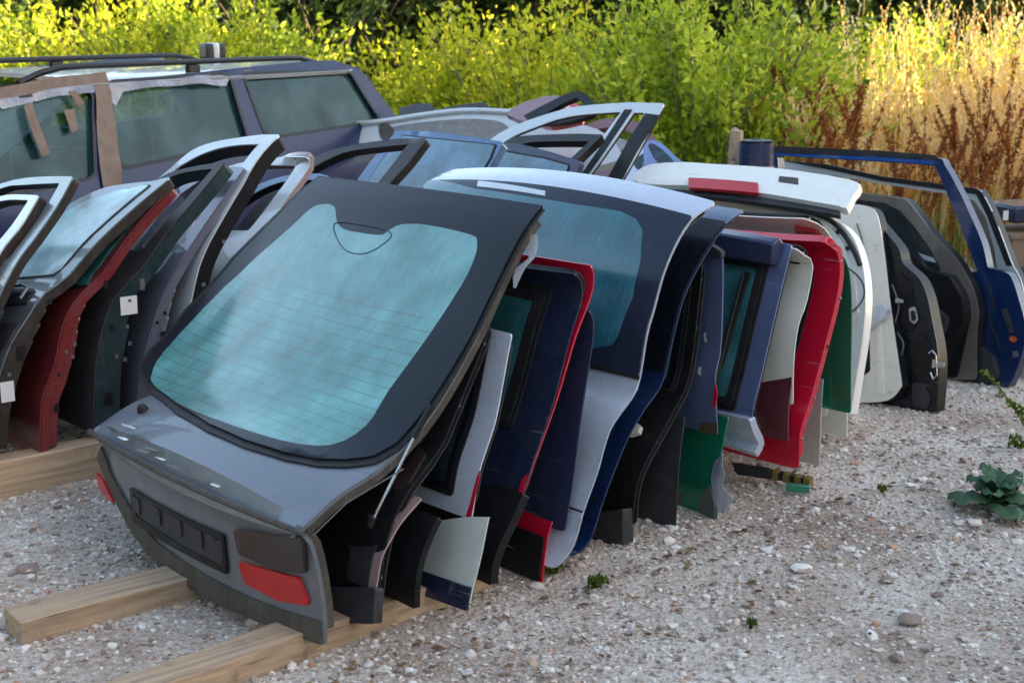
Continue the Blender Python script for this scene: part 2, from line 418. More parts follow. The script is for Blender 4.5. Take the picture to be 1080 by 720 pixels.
def base_of(S, z=0):
    (r, zz), _ = S.rz(0); p = S.f.world(r, S.w0 + S.width / 2, 0); return (p.x, p.y, z)
def strip_poly(S, v0, v1, inset0, inset1=None, n=10):
    """region symmetric about the middle, its sides inset from the tapering edges"""
    inset1 = inset0 if inset1 is None else inset1; right = []; left = []
    for i in range(n + 1):
        v = v0 + (v1 - v0) * i / n; e = S.dw * min(max(v / S.L, 0), 1); ins = inset0 + (inset1 - inset0) * i / n
        right.append((S.w0 + e + ins, v)); left.append((S.w0 + S.width - e - ins, v))
    return right + left[::-1]

def box_mesh(cx, cy, cz, sx, sy, sz, rot=0):
    vs = []; c, s = math.cos(rot), math.sin(rot)
    for x in (-1, 1):
        for y in (-1, 1):
            for z in (-1, 1):
                a, b = x * sx / 2, y * sy / 2; vs.append((cx + a * c - b * s, cy + a * s + b * c, cz + z * sz / 2))
    return vs, [[0, 1, 3, 2], [4, 6, 7, 5], [0, 4, 5, 1], [2, 3, 7, 6], [0, 2, 6, 4], [1, 5, 7, 3]]
def tube_mesh(pts, rads, seg=8, cap=True):
    pts = [Vector(p) for p in pts]; V = []; Fc = []
    if not hasattr(rads, '__len__'): rads = [rads] * len(pts)
    up = Vector((0, 0, 1)); prev = None
    for i, p in enumerate(pts):
        t = (pts[min(i + 1, len(pts) - 1)] - pts[max(i - 1, 0)]).normalized()
        x = t.cross(up) if prev is None else prev - t * prev.dot(t)
        if x.length < 1e-3: x = t.cross(Vector((1, 0, 0)))
        x.normalize(); y = t.cross(x); prev = x
        for k in range(seg):
            a = 2 * math.pi * k / seg; V.append(p + (x * math.cos(a) + y * math.sin(a)) * rads[i])
    for i in range(len(pts) - 1):
        for k in range(seg):
            a, b = i * seg + k, i * seg + (k + 1) % seg; Fc.append([a, b, b + seg, a + seg])
    if cap: Fc.append(list(range(seg))[::-1]); Fc.append([(len(pts) - 1) * seg + k for k in range(seg)])
    return V, Fc
def tube(name, pts, r, m, parent, seg=8): 
    v, f = tube_mesh(pts, r, seg); return mesh_obj(name, v, f, m, parent)
def merge(parts):
    V = []; Fc = []
    for v, f in parts:
        k = len(V); V += list(v); Fc += [[i + k for i in q] for q in f]
    return V, Fc

# ------------------------------------------------------------------ ground
def ground_mat():
    m, N, L, P = mat('gravel ground')
    tc = N.new('ShaderNodeTexCoord'); v = tc.outputs['Object']
    n1 = noisen(N, L, 55, 6, v, .7); n2 = noisen(N, L, 1.6, 6, v, .6); n3 = noisen(N, L, 170, 3, v)
    vo = N.new('ShaderNodeTexVoronoi'); vo.inputs['Scale'].default_value = 62; L.new(v, vo.inputs[0])
    r = ramp(N, [(.30, (.30, .22, .17)), (.40, (.54, .45, .37)), (.52, (.72, .65, .57)), (.70, (.88, .83, .76))]); L.new(n1.outputs['Fac'], r.inputs[0])
    r2 = ramp(N, [(.36, (.62, .52, .46)), (.60, (1, 1, 1))]); L.new(n2.outputs['Fac'], r2.inputs[0])
    c = mixc(N, L, .85, r.outputs[0], r2.outputs[0], 'MULTIPLY')
    n5 = noisen(N, L, .9, 4, v); r5 = ramp(N, [(.45, (1, 1, 1)), (.68, (.50, .38, .30))]); L.new(n5.outputs['Fac'], r5.inputs[0]); c = mixc(N, L, .75, c, r5.outputs[0], 'MULTIPLY'); L.new(c, P.inputs['Base Color'])
    P.inputs['Roughness'].default_value = .95
    b = N.new('ShaderNodeBump'); b.inputs['Distance'].default_value = .012; b.inputs['Strength'].default_value = 1
    h = math_(N, L, 'ADD', math_(N, L, 'MULTIPLY', vo.outputs['Distance'], -.8), n1.outputs['Fac']); L.new(h, b.inputs['Height']); L.new(b.outputs[0], P.inputs['Normal'])
    return m
def gz(x, y):
    return .02 * noise.noise(Vector((x * .8, y * .8, 0))) + .008 * noise.noise(Vector((x * 4, y * 4, 3))) - .012
xs = [-90, -50, -25, -12] + [-6 + .08 * i for i in range(151)] + [12, 25, 50, 90]
ys = [-60, -20, -5, 0] + [1.6 + .08 * i for i in range(96)] + [12, 16, 22, 35, 60, 120]
gv = [(x, y, gz(x, y) if abs(x) < 7 and 1 < y < 10 else -.012) for y in ys for x in xs]; nx = len(xs)
gf = [[j * nx + i, j * nx + i + 1, (j + 1) * nx + i + 1, (j + 1) * nx + i] for j in range(len(ys) - 1) for i in range(nx - 1)]
tag(mesh_obj('ground', gv, gf, ground_mat(), sharp=180), kind='structure')

def stone_mat():
    m, N, L, P = mat('limestone chips')
    ge = N.new('ShaderNodeNewGeometry'); tc = N.new('ShaderNodeTexCoord')
    r = ramp(N, [(0, (.20, .145, .115)), (.25, (.38, .31, .265)), (.55, (.56, .50, .445)), (.9, (.78, .74, .68)), (.95, (.50, .36, .26)), (1, (.46, .25, .16))])
    L.new(ge.outputs['Random Per Island'], r.inputs[0]); n = noisen(N, L, 90, 5, tc.outputs['Object'], .7)
    L.new(mixc(N, L, .45, r.outputs[0], n.outputs['Fac'], 'SOFT_LIGHT'), P.inputs['Base Color'])
    P.inputs['Roughness'].default_value = .9
    b = N.new('ShaderNodeBump'); b.inputs['Distance'].default_value = .003; L.new(n.outputs['Fac'], b.inputs['Height']); L.new(b.outputs[0], P.inputs['Normal'])
    return m
def scatter_stones():
    r = np.random.default_rng(3)
    ico = bmesh.new(); bmesh.ops.create_icosphere(ico, subdivisions=1, radius=1)
    bv = np.array([v.co[:] for v in ico.verts]); bf = np.array([[v.index for v in f.verts] for f in ico.faces]); ico.free()
    n = 112000
    t = r.random(n); y = 1.9 + 8.0 * t ** 1.35; x = (r.random(n) * 2 - 1) * (y * .42 + .9)
    size = .0028 + .0048 * r.random(n) ** 2.2 + .011 * (r.random(n) ** 30); size *= (1 + .06 * y)
    nz_ = np.array([noise.noise(Vector((a * 1.6, b * 1.6, 5))) for a, b in zip(x, y)]); keep = r.random(n) < .82 + nz_ * .7
    x, y, size = x[keep], y[keep], size[keep]; n = len(x)
    V = np.empty((n, len(bv), 3))
    sc3 = np.stack([.8 + .7 * r.random(n), .8 + .5 * r.random(n), .45 + .35 * r.random(n)], 1) * size[:, None]
    w = bv[None] * (1 + .5 * (r.random((n, len(bv), 1)) - .5)) * sc3[:, None, :]
    a = r.random(n) * 6.283; tl = (r.random(n) - .5) * .9
    c, s_ = np.cos(a)[:, None], np.sin(a)[:, None]
    z2 = w[..., 2] + w[..., 0] * np.sin(tl)[:, None]
    V[..., 0] = w[..., 0] * c - w[..., 1] * s_ + x[:, None]; V[..., 1] = w[..., 0] * s_ + w[..., 1] * c + y[:, None]
    g = np.array([gz(p, q) for p, q in zip(x, y)]); V[..., 2] = z2 + (g + size * .22)[:, None]
    Fc = (bf[None] + (np.arange(n) * len(bv))[:, None, None]).reshape(-1, 3)
    me = bpy.data.meshes.new('gravel'); me.from_pydata(V.reshape(-1, 3).tolist(), [], Fc.tolist()); me.materials.append(stone_mat())
    o = bpy.data.objects.new('gravel', me); col.objects.link(o); tag(o, 'pale crushed limestone gravel covering the yard', 'gravel', kind='stuff')
scatter_stones()
STONE = stone_mat()
for i, (px, py, s, lb) in enumerate([(1028, 552, .022, 'white flat stone just below the leafy rosette weed'), (845, 601, .028, 'pale flat stone lying in the middle of the open gravel'), (985, 566, .011, 'small orange stone left of the white flat stone'),
                                    (30, 601, .03, 'grey stone between the long timber and the dark doors'), (935, 612, .016, 'pale rounded stone on the gravel right of centre'), (960, 655, .03, 'broad pale stone near the bottom right of the gravel'),
                                    (712, 578, .014, 'round beige stone on gravel below the grey flap')]):
    g = ground(px, py); b = bmesh.new(); bmesh.ops.create_icosphere(b, subdivisions=2, radius=1)
    vs = [Vector((v.co.x * s * 1.3, v.co.y * s, v.co.z * s * .5)) * (1 + .35 * noise.noise(v.co * 1.7 + Vector((i * 9, 0, 0)))) + Vector((g.x, g.y, s * .25)) for v in b.verts]
    fs = [[v.index for v in f.verts] for f in b.faces]; b.free()
    tag(mesh_obj('stone', vs, fs, STONE, sharp=30, origin=(g.x, g.y, 0)), lb, 'stone', 'larger stones lying on the gravel')

# ------------------------------------------------------------------ timbers under the stacks
def wood_mat():
    m, N, L, P = mat('sawn timber')
    tc = N.new('ShaderNodeTexCoord'); mp = N.new('ShaderNodeMapping'); mp.inputs['Rotation'].default_value = (0, 0, rad(49.5 - 90)); 
    mp.inputs['Rotation'].default_value = (0, 0, rad(90 - 49.5) * -1); L.new(tc.outputs['Object'], mp.inputs[0])
    m2 = N.new('ShaderNodeMapping'); m2.inputs['Scale'].default_value = (2.2, 55, 55); L.new(mp.outputs[0], m2.inputs[0])
    n = noisen(N, L, 1, 6, m2.outputs[0], .65); n2 = noisen(N, L, 5, 5, tc.outputs['Object'])
    r = ramp(N, [(.32, (.14, .075, .035)), (.42, (.36, .22, .115)), (.56, (.50, .33, .18)), (.72, (.60, .44, .28))]); L.new(n.outputs['Fac'], r.inputs[0])
    c = mixc(N, L, math_(N, L, 'MULTIPLY', n2.outputs['Fac'], .75), r.outputs[0], (.30, .26, .22))
    m3 = N.new('ShaderNodeMapping'); m3.inputs['Scale'].default_value = (1.3, 30, 30); L.new(mp.outputs[0], m3.inputs[0]); n3 = noisen(N, L, 1, 4, m3.outputs[0], .5); r3 = ramp(N, [(.64, (0, 0, 0)), (.665, (1, 1, 1))]); L.new(n3.outputs['Fac'], r3.inputs[0])
    c = mixc(N, L, math_(N, L, 'MULTIPLY', r3.outputs[0], .8), c, (.06, .04, .03))
    n4 = noisen(N, L, 9, 6, tc.outputs['Object'], .7); r4 = ramp(N, [(.56, (0, 0, 0)), (.70, (1, 1, 1))]); L.new(n4.outputs['Fac'], r4.inputs[0]); c = mixc(N, L, math_(N, L, 'MULTIPLY', r4.outputs[0], .6), c, (.10, .08, .065))
    L.new(c, P.inputs['Base Color'])
    P.inputs['Roughness'].default_value = .8
    b = N.new('ShaderNodeBump'); b.inputs['Distance'].default_value = .003; L.new(n.outputs['Fac'], b.inputs['Height']); L.new(b.outputs[0], P.inputs['Normal'])
    return m
WOOD = wood_mat()
def beam(r0, r1, w, wid, z0, z1, label, skew=0.0):
    vs = []; fs = []; n = 14
    for i in range(n + 1):
        r = r0 + (r1 - r0) * i / n; ww = w + skew * i / n; e = .002 * math.sin(i * 1.7)
        for a, b in ((-1, 0), (1, 0), (1, 1), (-1, 1)): vs.append(ROW.world(r + (.004 * a if i == 0 else 0), ww + a * wid / 2 + e, z0 if b == 0 else z1 + e))
    for i in range(n):
        for k in range(4): a = i * 4 + k; b = i * 4 + (k + 1) % 4; fs.append([a, b, b + 4, a + 4])
    fs += [[3, 2, 1, 0], [n * 4 + k for k in range(4)]]
    o = mesh_obj('timber', vs, fs, WOOD, sharp=30, bevel=.004, origin=ROW.world(r0, w, 0)); tag(o, label, 'timber', 'timbers the car parts stand on'); return o
def beam_at(pn, z1, **k):
    pass
a = ROW.rw(ground(24, 656, .06)); b = ROW.rw(ground(2, 640, .06))
beam(min(a[0], b[0]), 2.6, (a[1] + b[1]) / 2, abs(b[1] - a[1]), -.02, .06, 'sawn timber poking out left of the charcoal tailgate, its cut end showing')
beam(-1.1, .70, .03, .12, -.02, .06, 'sawn timber under the near right corner of the charcoal tailgate', skew=.17)
beam(-1.0, 4.2, 1.98, .10, -.02, .13, 'weathered timber under the row of car doors on the left')


# ------------------------------------------------------------------ unseen shed added beyond the right edge to cast shade over the yard
shade_block = thing('shade_block', 'unseen added shed right of the yard that shades the car parts', 'shade_block', (16, 0, 0))
wallm = paint('shed wall', (.20, .20, .19), .1, .6, .4)  # skin of the unseen block that was added for its shade
v_, f_ = box_mesh(16, -5.5, 4.7, 6, 23, 9.4); mesh_obj('wall', v_, f_, wallm, shade_block)
v_ = [(12.7, 6.2, 9.4), (12.7, -17, 9.4), (19.3, -17, 9.4), (19.3, 6.2, 9.4), (16, 6.2, 10.6), (16, -17, 10.6)]
mesh_obj('roof', v_, [[0, 1, 5, 4], [3, 4, 5, 2], [0, 4, 3], [1, 2, 5]], wallm, shade_block, smooth=False)

# ------------------------------------------------------------------ front tailgate
def CS(pts, n=3):
    """closed smooth outline through pixels"""
    p = pts[-1:] + pts + pts[:2]; out = []
    for i in range(1, len(pts) + 1):
        a, b, c, d = p[i - 1], p[i], p[i + 1], p[i + 2]
        for k in range(n):
            t = k / n
            out.append(tuple(.5 * (2 * q + (-o_ + r) * t + (2 * o_ - 5 * q + 4 * r - u) * t * t + (-o_ + 3 * q - 3 * r + u) * t ** 3) for o_, q, r, u in zip(a, b, c, d)))
    return out
def soft(pts, n=4, lim=38):
    """closed outline: gentle turns become curves, sharp corners stay"""
    m = len(pts); sharp = []
    for i in range(m):
        a, b, c = Vector(pts[i - 1]), Vector(pts[i]), Vector(pts[(i + 1) % m]); u, v = b - a, c - b
        if u.length < 1e-6 or v.length < 1e-6 or u.angle(v) > rad(lim): sharp.append(i)
    if len(sharp) < 2: return CS(list(pts), n)
    out = []
    for k, i in enumerate(sharp):
        j = sharp[(k + 1) % len(sharp)]; run = [pts[i]]; q = i
        while q != j: q = (q + 1) % m; run.append(pts[q])
        out += (catmull(run, n) if len(run) > 2 else [tuple(p) for p in run])[:-1]
    return out
def cut(poly, S): return S.poly(poly)
def inner_body(S, parent, inset=.03, depth=.05, m='jamb', v0=.02, v1=None, off=-.022, window=None):
    v1 = S.L - .02 if v1 is None else v1
    holes = [window] if window else []
    return panel('inner_frame', S, strip_poly(S, v0, v1, inset), m, parent, off=off, th=depth, holes=holes, rc=.03)

G = 'tailgates leaning in the long stack'
S = Surf([(342, 679), (340, 640), (334, 603), (326, 574), (315, 559), (326, 545), (355, 519), (400, 490), (450, 438), (495, 366), (521, 311), (551, 252), (574, 220)], 0, 1.30, (.055, .012), dw=.12)
g1 = thing('tailgate', 'charcoal hatchback tailgate with dewy rear window, nearest in the stack', 'tailgate', base_of(S), G)
v_lip = S.c[4 * 6]; v_deck = S.c[7 * 6]
full = strip_poly(S, 0, S.L, 0, n=30)
bot = S.poly([(341, 679), (310, 669), (280, 657), (248, 644), (217, 629), (186, 607), (156, 581), (138, 556), (125, 531), (113, 505), (104, 482)])
sp_ = strip_poly(S, 0, S.L, 0, n=30)
full = [p for p in sp_ if p[0] <= .65 and p[1] > .03] + [p for p in sp_ if p[0] > .65 and p[1] > bot[-1][1] + .02] + bot[::-1]
panel('body_panel', S, full, 'gunmetal', g1, th=.012, grid=.04, bevel=.002)
inner_body(S, g1, .085, .05, 'black', .05, off=-.016)
fl_ = [(S.w0 + S.dw * (S.L * i / 40) / S.L + .002, S.L * i / 40) for i in range(1, 40)]
panel('flange', S, fl_ + [(p_[0] + .022, p_[1]) for p_ in fl_[::-1]], 'olive', g1, off=-.013, th=.022, grid=.05, bevel=.003)
glass = [(574, 220), (551, 252), (521, 311), (495, 364), (452, 432), (420, 470), (395, 484), (365, 488), (335, 487), (300, 480), (260, 467), (222, 450), (190, 431), (166, 412), (153, 396), (152, 386), (163, 372), (200, 330), (250, 275), (300, 226), (338, 190)]
gl = S.poly(glass)
seal = S.poly([(575, 222), (553, 254), (523, 314), (497, 367), (455, 437), (422, 475), (396, 490), (365, 494), (335, 493), (300, 486), (258, 473), (219, 456), (186, 437), (161, 417), (148, 399), (147, 386), (158, 370), (196, 327), (246, 272), (297, 222), (337, 187)])
panel('seal', S, seal, 'rubber', g1, off=.006, th=.006, grid=.05, bevel=.002)
clear = S.poly(CS([(340, 218), (355, 220), (358, 236), (366, 244), (385, 248), (405, 250), (413, 245), (427, 239), (455, 240), (499, 250), (506, 258), (503, 275), (489, 304), (450, 363), (412, 415), (388, 452), (350, 473), (297, 468), (224, 444), (180, 424), (163, 408), (162, 397), (176, 372), (240, 304), (311, 240), (328, 224)]))
gp = panel('rear_window', S, gl, 'frit', g1, off=.013, th=.007, regions=[(clear, 'g1', .01)], grid=.04, bevel=.002)
# outline of the high brake lamp housing behind the glass
hl = S.poly([(355, 244), (363, 237), (414, 247), (404, 262), (385, 270), (366, 265)])
o = fillet(CS(hl, 4), .004); tube('brake_lamp_housing', [S.at(w, v, .0145) for w, v in o + o[:1]], .0013, 'darkgrey', g1, 5)
# lip trim
lipp = [S.at(S.w0 + .008 + 1.284 * i / 30, v_lip, .004) for i in range(31)]
tube('lip_trim', lipp, .009, 'olive', g1, 6)
def onS(S, name, pts, m, parent, off=.006, th=.006, rc=.01, **k): return panel(name, S, S.poly(pts), m, parent, off=off, th=th, rc=rc, grid=.05, bevel=.002, **k)
onS(S, 'plate_recess', [(141, 516), (236, 565), (240, 602), (143, 546)], 'darkgrey', g1, .005)
for k in range(9):                              # moulded ribs of the plate holder
    a = S.inv(146 + k * 10.8, 521 + k * 5.5); b = S.inv(148 + k * 10.9, 543 + k * 6)
    if k % 2 == 0: panel('holder_rib', S, [(a[0] - .02, a[1] - .01), (a[0] + .03, a[1] - .01), (b[0] + .03, b[1] + .01), (b[0] - .02, b[1] + .01)], 'darkgrey', g1, off=.011, th=.005, rc=.006, bevel=.001)
panel('holder_edge', S, S.poly([(139, 513), (238, 563), (242, 605), (141, 549)]), 'black', g1, off=.009, th=.006, holes=[S.poly([(143, 519), (234, 567), (237, 597), (146, 543)])], rc=.01, bevel=.001)
tl = onS(S, 'tail_light', [(249, 557), (317, 563), (325, 603), (296, 600), (255, 583)], 'lenssmoke', g1, .012, .010, .015)
tl2 = onS(S, 'tail_light', [(254, 590), (318, 608), (329, 637), (296, 632), (262, 614)], 'lensred', g1, .012, .010, .012); tl2['label'] = 'red tail light below the smoked lens'
onS(S, 'tail_light', [(104, 497), (112, 506), (124, 530), (118, 527), (108, 514)], 'lensred', g1, .012, .010, .008)
up_ = S.poly([(108, 470), (118, 498), (132, 524), (148, 550), (168, 572), (196, 592), (228, 611), (262, 628), (300, 643), (338, 654)])
panel('bumper_strip', S, bot + up_, 'olive', g1, off=.008, th=.012, bevel=.002)
# washer hole plug
c0 = S.inv(151, 433); p0 = S.at(*c0); p1 = S.at(*c0, .022)
tube('wiper_spindle_cap', [p0, p1 * .4 + p0 * .6, p1], [.019, .018, .011], 'rubber', g1, 14)
# worn paint near the lip: flakes of pale and dark patches lying in the paint
for k, (x, y, sx) in enumerate([(136, 450, 9), (148, 462, 10), (160, 474, 7), (131, 463, 6), (118, 452, 5), (228, 512, 5), (185, 493, 7), (170, 484, 5), (206, 506, 6), (152, 476, 7)]):
    q = []
    for t in range(11):
        a = t / 11 * 6.283; rr = sx * (.5 + .7 * rng.random()); q.append((x + rr * math.cos(a) * 1.25 + rr * .3 * math.sin(a), y + rr * .34 * math.sin(a) + rr * .34 * math.cos(a)))
    panel('paint_chip', S, S.poly(q), 'palesilver' if k in (0, 3, 5, 7) else 'jamb', g1, off=.0025, th=.001, bevel=0)
# strut with its sleeve and mount
p = [ROW.world(*(lambda q: (q[0], .035, q[1]))(ROW.atw(x, y, .035))) for x, y in ((448, 440), (436, 462), (393, 548))]
st = tube('gas_strut', [p[1], p[2]], .0045, 'chrome', g1, 8)
v_, f_ = tube_mesh([p[0] * 1.6 - p[1] * .6, p[1]], .009, 10); mesh_obj('sleeve', v_, f_, M['black']).parent = st; bpy.data.objects['sleeve'].location = -st.matrix_basis.translation - g1.location
v_, f_ = tube_mesh([p[2] + Vector((0, 0, .01)), p[2] - Vector((.008, 0, .02))], [.013, .008], 10); q_ = mesh_obj('strut_mount', v_, f_, M['rubber'], g1)
tube('cable', [S.at(*q_, -.03) for q_ in [(S.w0 + .02, S.vz(.50)), (S.w0 + .03, S.vz(.44)), (S.w0 + .012, S.vz(.38)), (S.w0 + .03, S.vz(.345)), (S.w0 + .10, S.vz(.35))]], .0022, 'midgrey', g1, 6)
# torn headliner trim at the upper corner
rb = []
for i, (x, y) in enumerate([(563, 248), (560, 262), (556, 272), (549, 284), (543, 292), (538, 303)]):
    a = ROW.world(*(lambda q: (q[0], .10 - .01 * i % .03, q[1]))(ROW.atw(x, y, .10))); wd = (.010, .014, .009, .015, .012, .004)[i]
    rb += [a + Vector((-wd, .01, 0)), a + Vector((wd, -.004, wd * .4)), a + Vector((wd * .3, .016, -.004))]
fs = [];
for i in range(5):
    for k in range(3): fs.append([i * 3 + k, i * 3 + (k + 1) % 3, (i + 1) * 3 + (k + 1) % 3, (i + 1) * 3 + k])
mesh_obj('torn_trim', rb, fs, 'palesilver', g1, sharp=20)

# ------------------------------------------------------------------ the other tailgates: generic builder
def gate(label, prof, w0, m, width=1.3, dw=.1, bow=(.03, .01), th=.005, rt=.05, rb_=.04, frame_m='black', frame_in=.028, depth=.05, glass=None, extend=None, seal=None, inner=True, v0=0, cat='tailgate', name='tailgate', group=G, window_cut=None, grid=.06):
    """glass = (first, last) share of the profile, side inset, radius, clear material, frit inset; extend = pixel or (r,z) points added at the top"""
    S = Surf(prof, w0, width, bow, dw=dw) if isinstance(prof[0][0], (int, float)) and prof[0][0] > 20 else Surf(prof, w0, width, bow, px=False, dw=dw)
    t = thing(name, label, cat, base_of(S), group)
    full = strip_poly(S, v0, S.L, 0, n=20)
    fl = []; n = len(full)
    full = fillet(full, rt)
    panel('body_panel', S, full, m, t, th=th, grid=grid, bevel=.0015, rc=0)
    if inner:
        panel('inner_skin', S, strip_poly(S, .04, S.L - .03, .020), m if m == 'red' else 'darkgrey', t, off=-th - .004 - depth * .43, th=.004, rc=.03, grid=.09, bevel=.001)
        e0 = lambda v: S.w0 + S.dw * min(max(v / S.L, 0), 1) + frame_in - .003
        for q_ in (.16, .34, .55, .74, .9):
            v_ = S.L * (q_ + .04 * math.sin(S.w0 * 90 + q_ * 31)); c_ = S.at(e0(v_), v_, -th - .004 - depth * .22)
            vv, ff = tube_mesh([c_ - ROW.W * .004, c_ + ROW.W * .004], [.005, .005], 8); mesh_obj('bolt', vv, ff, 'metal' if q_ != .55 else 'rubber', t)
    if inner: inner_body(S, t, frame_in, depth * .42, frame_m, .03, off=-th - .004)
    if glass:
        a, b, ins, r, cm, fi = glass[:6]
        gp_ = strip_poly(S, a * S.L, b * S.L, ins, n=12)
        sp = strip_poly(S, a * S.L - .015, b * S.L + .012, ins - .015, n=12)
        panel('seal', S, sp, 'rubber', t, off=.005, th=.005, rc=r, bevel=.002)
        cp = strip_poly(S, a * S.L + fi * .8, b * S.L - fi, ins + fi, n=12)
        panel('rear_window', S, gp_, glass[6] if len(glass) > 6 else 'frit', t, off=.010, th=.005, rc=r, regions=[(cp, cm, r)], bevel=.002)
    return S, t

# black gate straight behind the first
S2, t2 = gate('black tailgate shell wedged behind the charcoal one', [(397, 655), (399, 620), (405, 580), (415, 545), (433, 512), (463, 473), (480, 434), (511, 364), (518, 333)], .0, 'black', depth=.06, glass=(.56, .97, .09, .05, 'dark_g', .03))
onS(S2, 'lower_cladding', [(345, 618), (402, 619), (400, 657), (345, 655)], 'darkgrey', t2, .02, .03, .012)
onS(S2, 'side_lamp', [(413, 505), (430, 490), (444, 470), (450, 480), (433, 510), (418, 520)], 'lenssmoke', t2, .008, .008, .006)
# thin edge of pale pink lower skin
S2b, t2b = gate('narrow faded pink door skin between black shells near the front', [(396, 625), (402, 590), (410, 572), (423, 550), (445, 525)], .012, 'pink', width=1.2, dw=0.02, depth=.02, inner=False, bow=(0, 0), name='door_skin', cat='door skin', group='loose skins in the stack')
panel('inner_skin', S2b, strip_poly(S2b, 0, S2b.L, .035), 'darkgrey', t2b, off=.004, th=.004)
# silver gate with a dark window
S3, t3 = gate('silver tailgate with black window and red scraped lower corner', [(497, 548), (505, 500), (514, 470), (523, 440), (535, 380), (540, 352)], .02, 'silver', dw=.03, rt=.03, glass=(.11, .93, .10, .05, 'dark_g', .02))
onS(S3, 'scraped_patch', [(497, 547), (491, 546), (496, 530), (501, 510), (506, 495), (507, 500)], 'red', t3, .002, .002, 0)
# loose parts under it
S3b = Surf([(493, 644), (499, 618), (507, 585), (515, 546), (522, 520)], -.05, .4, (.02, .02))
t3b = thing('door_skin', 'pale grey lower skin with a navy bottom strip standing on the timber', 'door skin', base_of(S3b), 'loose skins in the stack')
panel('skin', S3b, S3b.poly(soft([(495, 636), (499, 618), (507, 585), (514, 550), (516, 545), (490, 545), (456, 550), (446, 572), (438, 596), (436, 618)])), 'palegrey', t3b, th=.005, grid=.05, bevel=.0015)
panel('bottom_strip', S3b, S3b.poly([(493, 644), (498, 619), (465, 608), (434, 597), (433, 610), (434, 622), (465, 634)]), 'navy', t3b, off=.006, th=.008, grid=.05, bevel=.002)
panel('inner_skin', S3b, S3b.poly([(491, 630), (502, 585), (508, 552), (462, 556), (446, 590), (442, 612)]), 'black', t3b, off=-.008, th=.018, bevel=.004)
S3d, t3d = gate('curved black inner trim between the pink edged skin and the pale grey skin', [(437, 642), (438, 615), (443, 590), (452, 565), (462, 545)], .0, 'black', width=.6, dw=.0, rt=.02, bow=(0, 0), inner=False, name='trim_panel', cat='trim', group='loose skins in the stack', th=.02)
S3c, t3c = gate('narrow black trim upright beside the pale grey skin', [(517, 617), (520, 593), (530, 567), (541, 545), (552, 520)], .03, 'black', width=.5, dw=.0, rt=.02, bow=(0, 0), inner=False, name='trim_panel', cat='trim', group='loose skins in the stack', th=.03)
# navy gate with teal window
S4, t4 = gate('dark navy tailgate with teal window and small roof spoiler', [(548, 533), (560, 493), (580, 437), (593, 391), (602, 355), (614, 318), (614, 299), (606, 289)], .04, 'navy', dw=.02, rt=.02, bow=(.03, .02), glass=(.30, .88, .14, .06, 'teal_g', .045, 'rubber'))
onS(S4, 'reflector', [(546, 533), (543, 532), (551, 505), (556, 500), (553, 515)], 'red', t4, .002, .003, 0)
# red gate behind it
S4r, t4r = gate('red tailgate showing only its rounded upper rim behind a navy one', [(r + .012 + .05 * (i / len(S4.p)) ** 3, z + .022 * (i / len(S4.p)) ** 3) for i, (r, z) in enumerate(S4.p)][::3], .05, 'red', dw=.0, rt=.03, depth=.02)
t4r.children[0]['label'] = 'sun-faded red skin' if False else 'red skin'
S4s, t4s = gate('red lower skin with a black bottom edge standing on the timber', [(572, 614), (573, 600), (575, 585), (577, 568), (582, 550)], .06, 'red', width=.45, dw=0, rt=.01, bow=(0, 0), inner=False, name='door_skin', cat='door skin', group='loose skins in the stack')
panel('bottom_strip', S4s, [(S4s.w0 + .012, 0), (S4s.w0 + .012, S4s.vz(.13)), (S4s.w0 + .45, S4s.vz(.13)), (S4s.w0 + .45, 0)], 'black', t4s, off=.008, th=.008, rc=.004)
# navy plain gate
S5, t5 = gate('plain navy panel with rounded top between a red rim and a silver van gate', [(595, 561), (603, 513), (610, 460), (615, 423), (622, 379), (626, 345), (622, 328)], .05, 'navy2', dw=.0, rt=.04, depth=.03, name='tailgate', glass=None, width=1.2)
# van gate
S6, t6 = gate('silver van tailgate with the widest blue dewy window, nearly upright', [(584, 600), (600, 583), (608, 565), (615, 538), (630, 497), (643, 453), (668, 417), (675, 398), (683, 351), (690, 327), (700, 290), (715, 255), (732, 230), (757, 214)], .02, 'vansilver', width=1.42, dw=.02, rt=.03, bow=(.05, .05), depth=.04)
wv = S6.c[7 * 6] + .004
gl6 = strip_poly(S6, wv, S6.c[12 * 6] + .0, .004, n=20)
clr6 = S6.poly([(444, 190), (500, 200), (560, 209), (610, 217), (655, 224), (672, 232), (679, 244), (677, 275), (668, 315), (654, 352), (648, 364), (630, 367), (520, 366)]) + [(S6.w0 + 1.30, S6.vz(.66)), (S6.w0 + 1.30, S6.vz(1.0))]
panel('rear_window', S6, gl6, 'frit2', t6, off=.006, th=.006, regions=[(clr6, 'g6', .03)], rc=.012, bevel=.002)
panel('seal', S6, strip_poly(S6, wv - .012, wv + .001, .0, n=3), 'rubber', t6, off=.007, th=.007, bevel=.001)
panel('seam', S6, strip_poly(S6, S6.vz(.195), S6.vz(.195) + .006, .0, n=3), 'rubber', t6, off=.0015, th=.002, bevel=0)
onS(S6, 'defogger_label', [(505, 192), (576, 203), (576, 208), (504, 198)], 'palesilver', t6, .007, .001, .002)
a = S6.inv(612, 322); w_ = [S6.at(a[0] + d, a[1] + e, .008 + n) for d, e, n in ((0, 0, 0), (-.015, .012, .03), (-.035, .014, .05), (-.06, .012, .06), (-.08, .0, .065))]
tube('washer_hose', w_, .0025, 'cream', t6, 6)
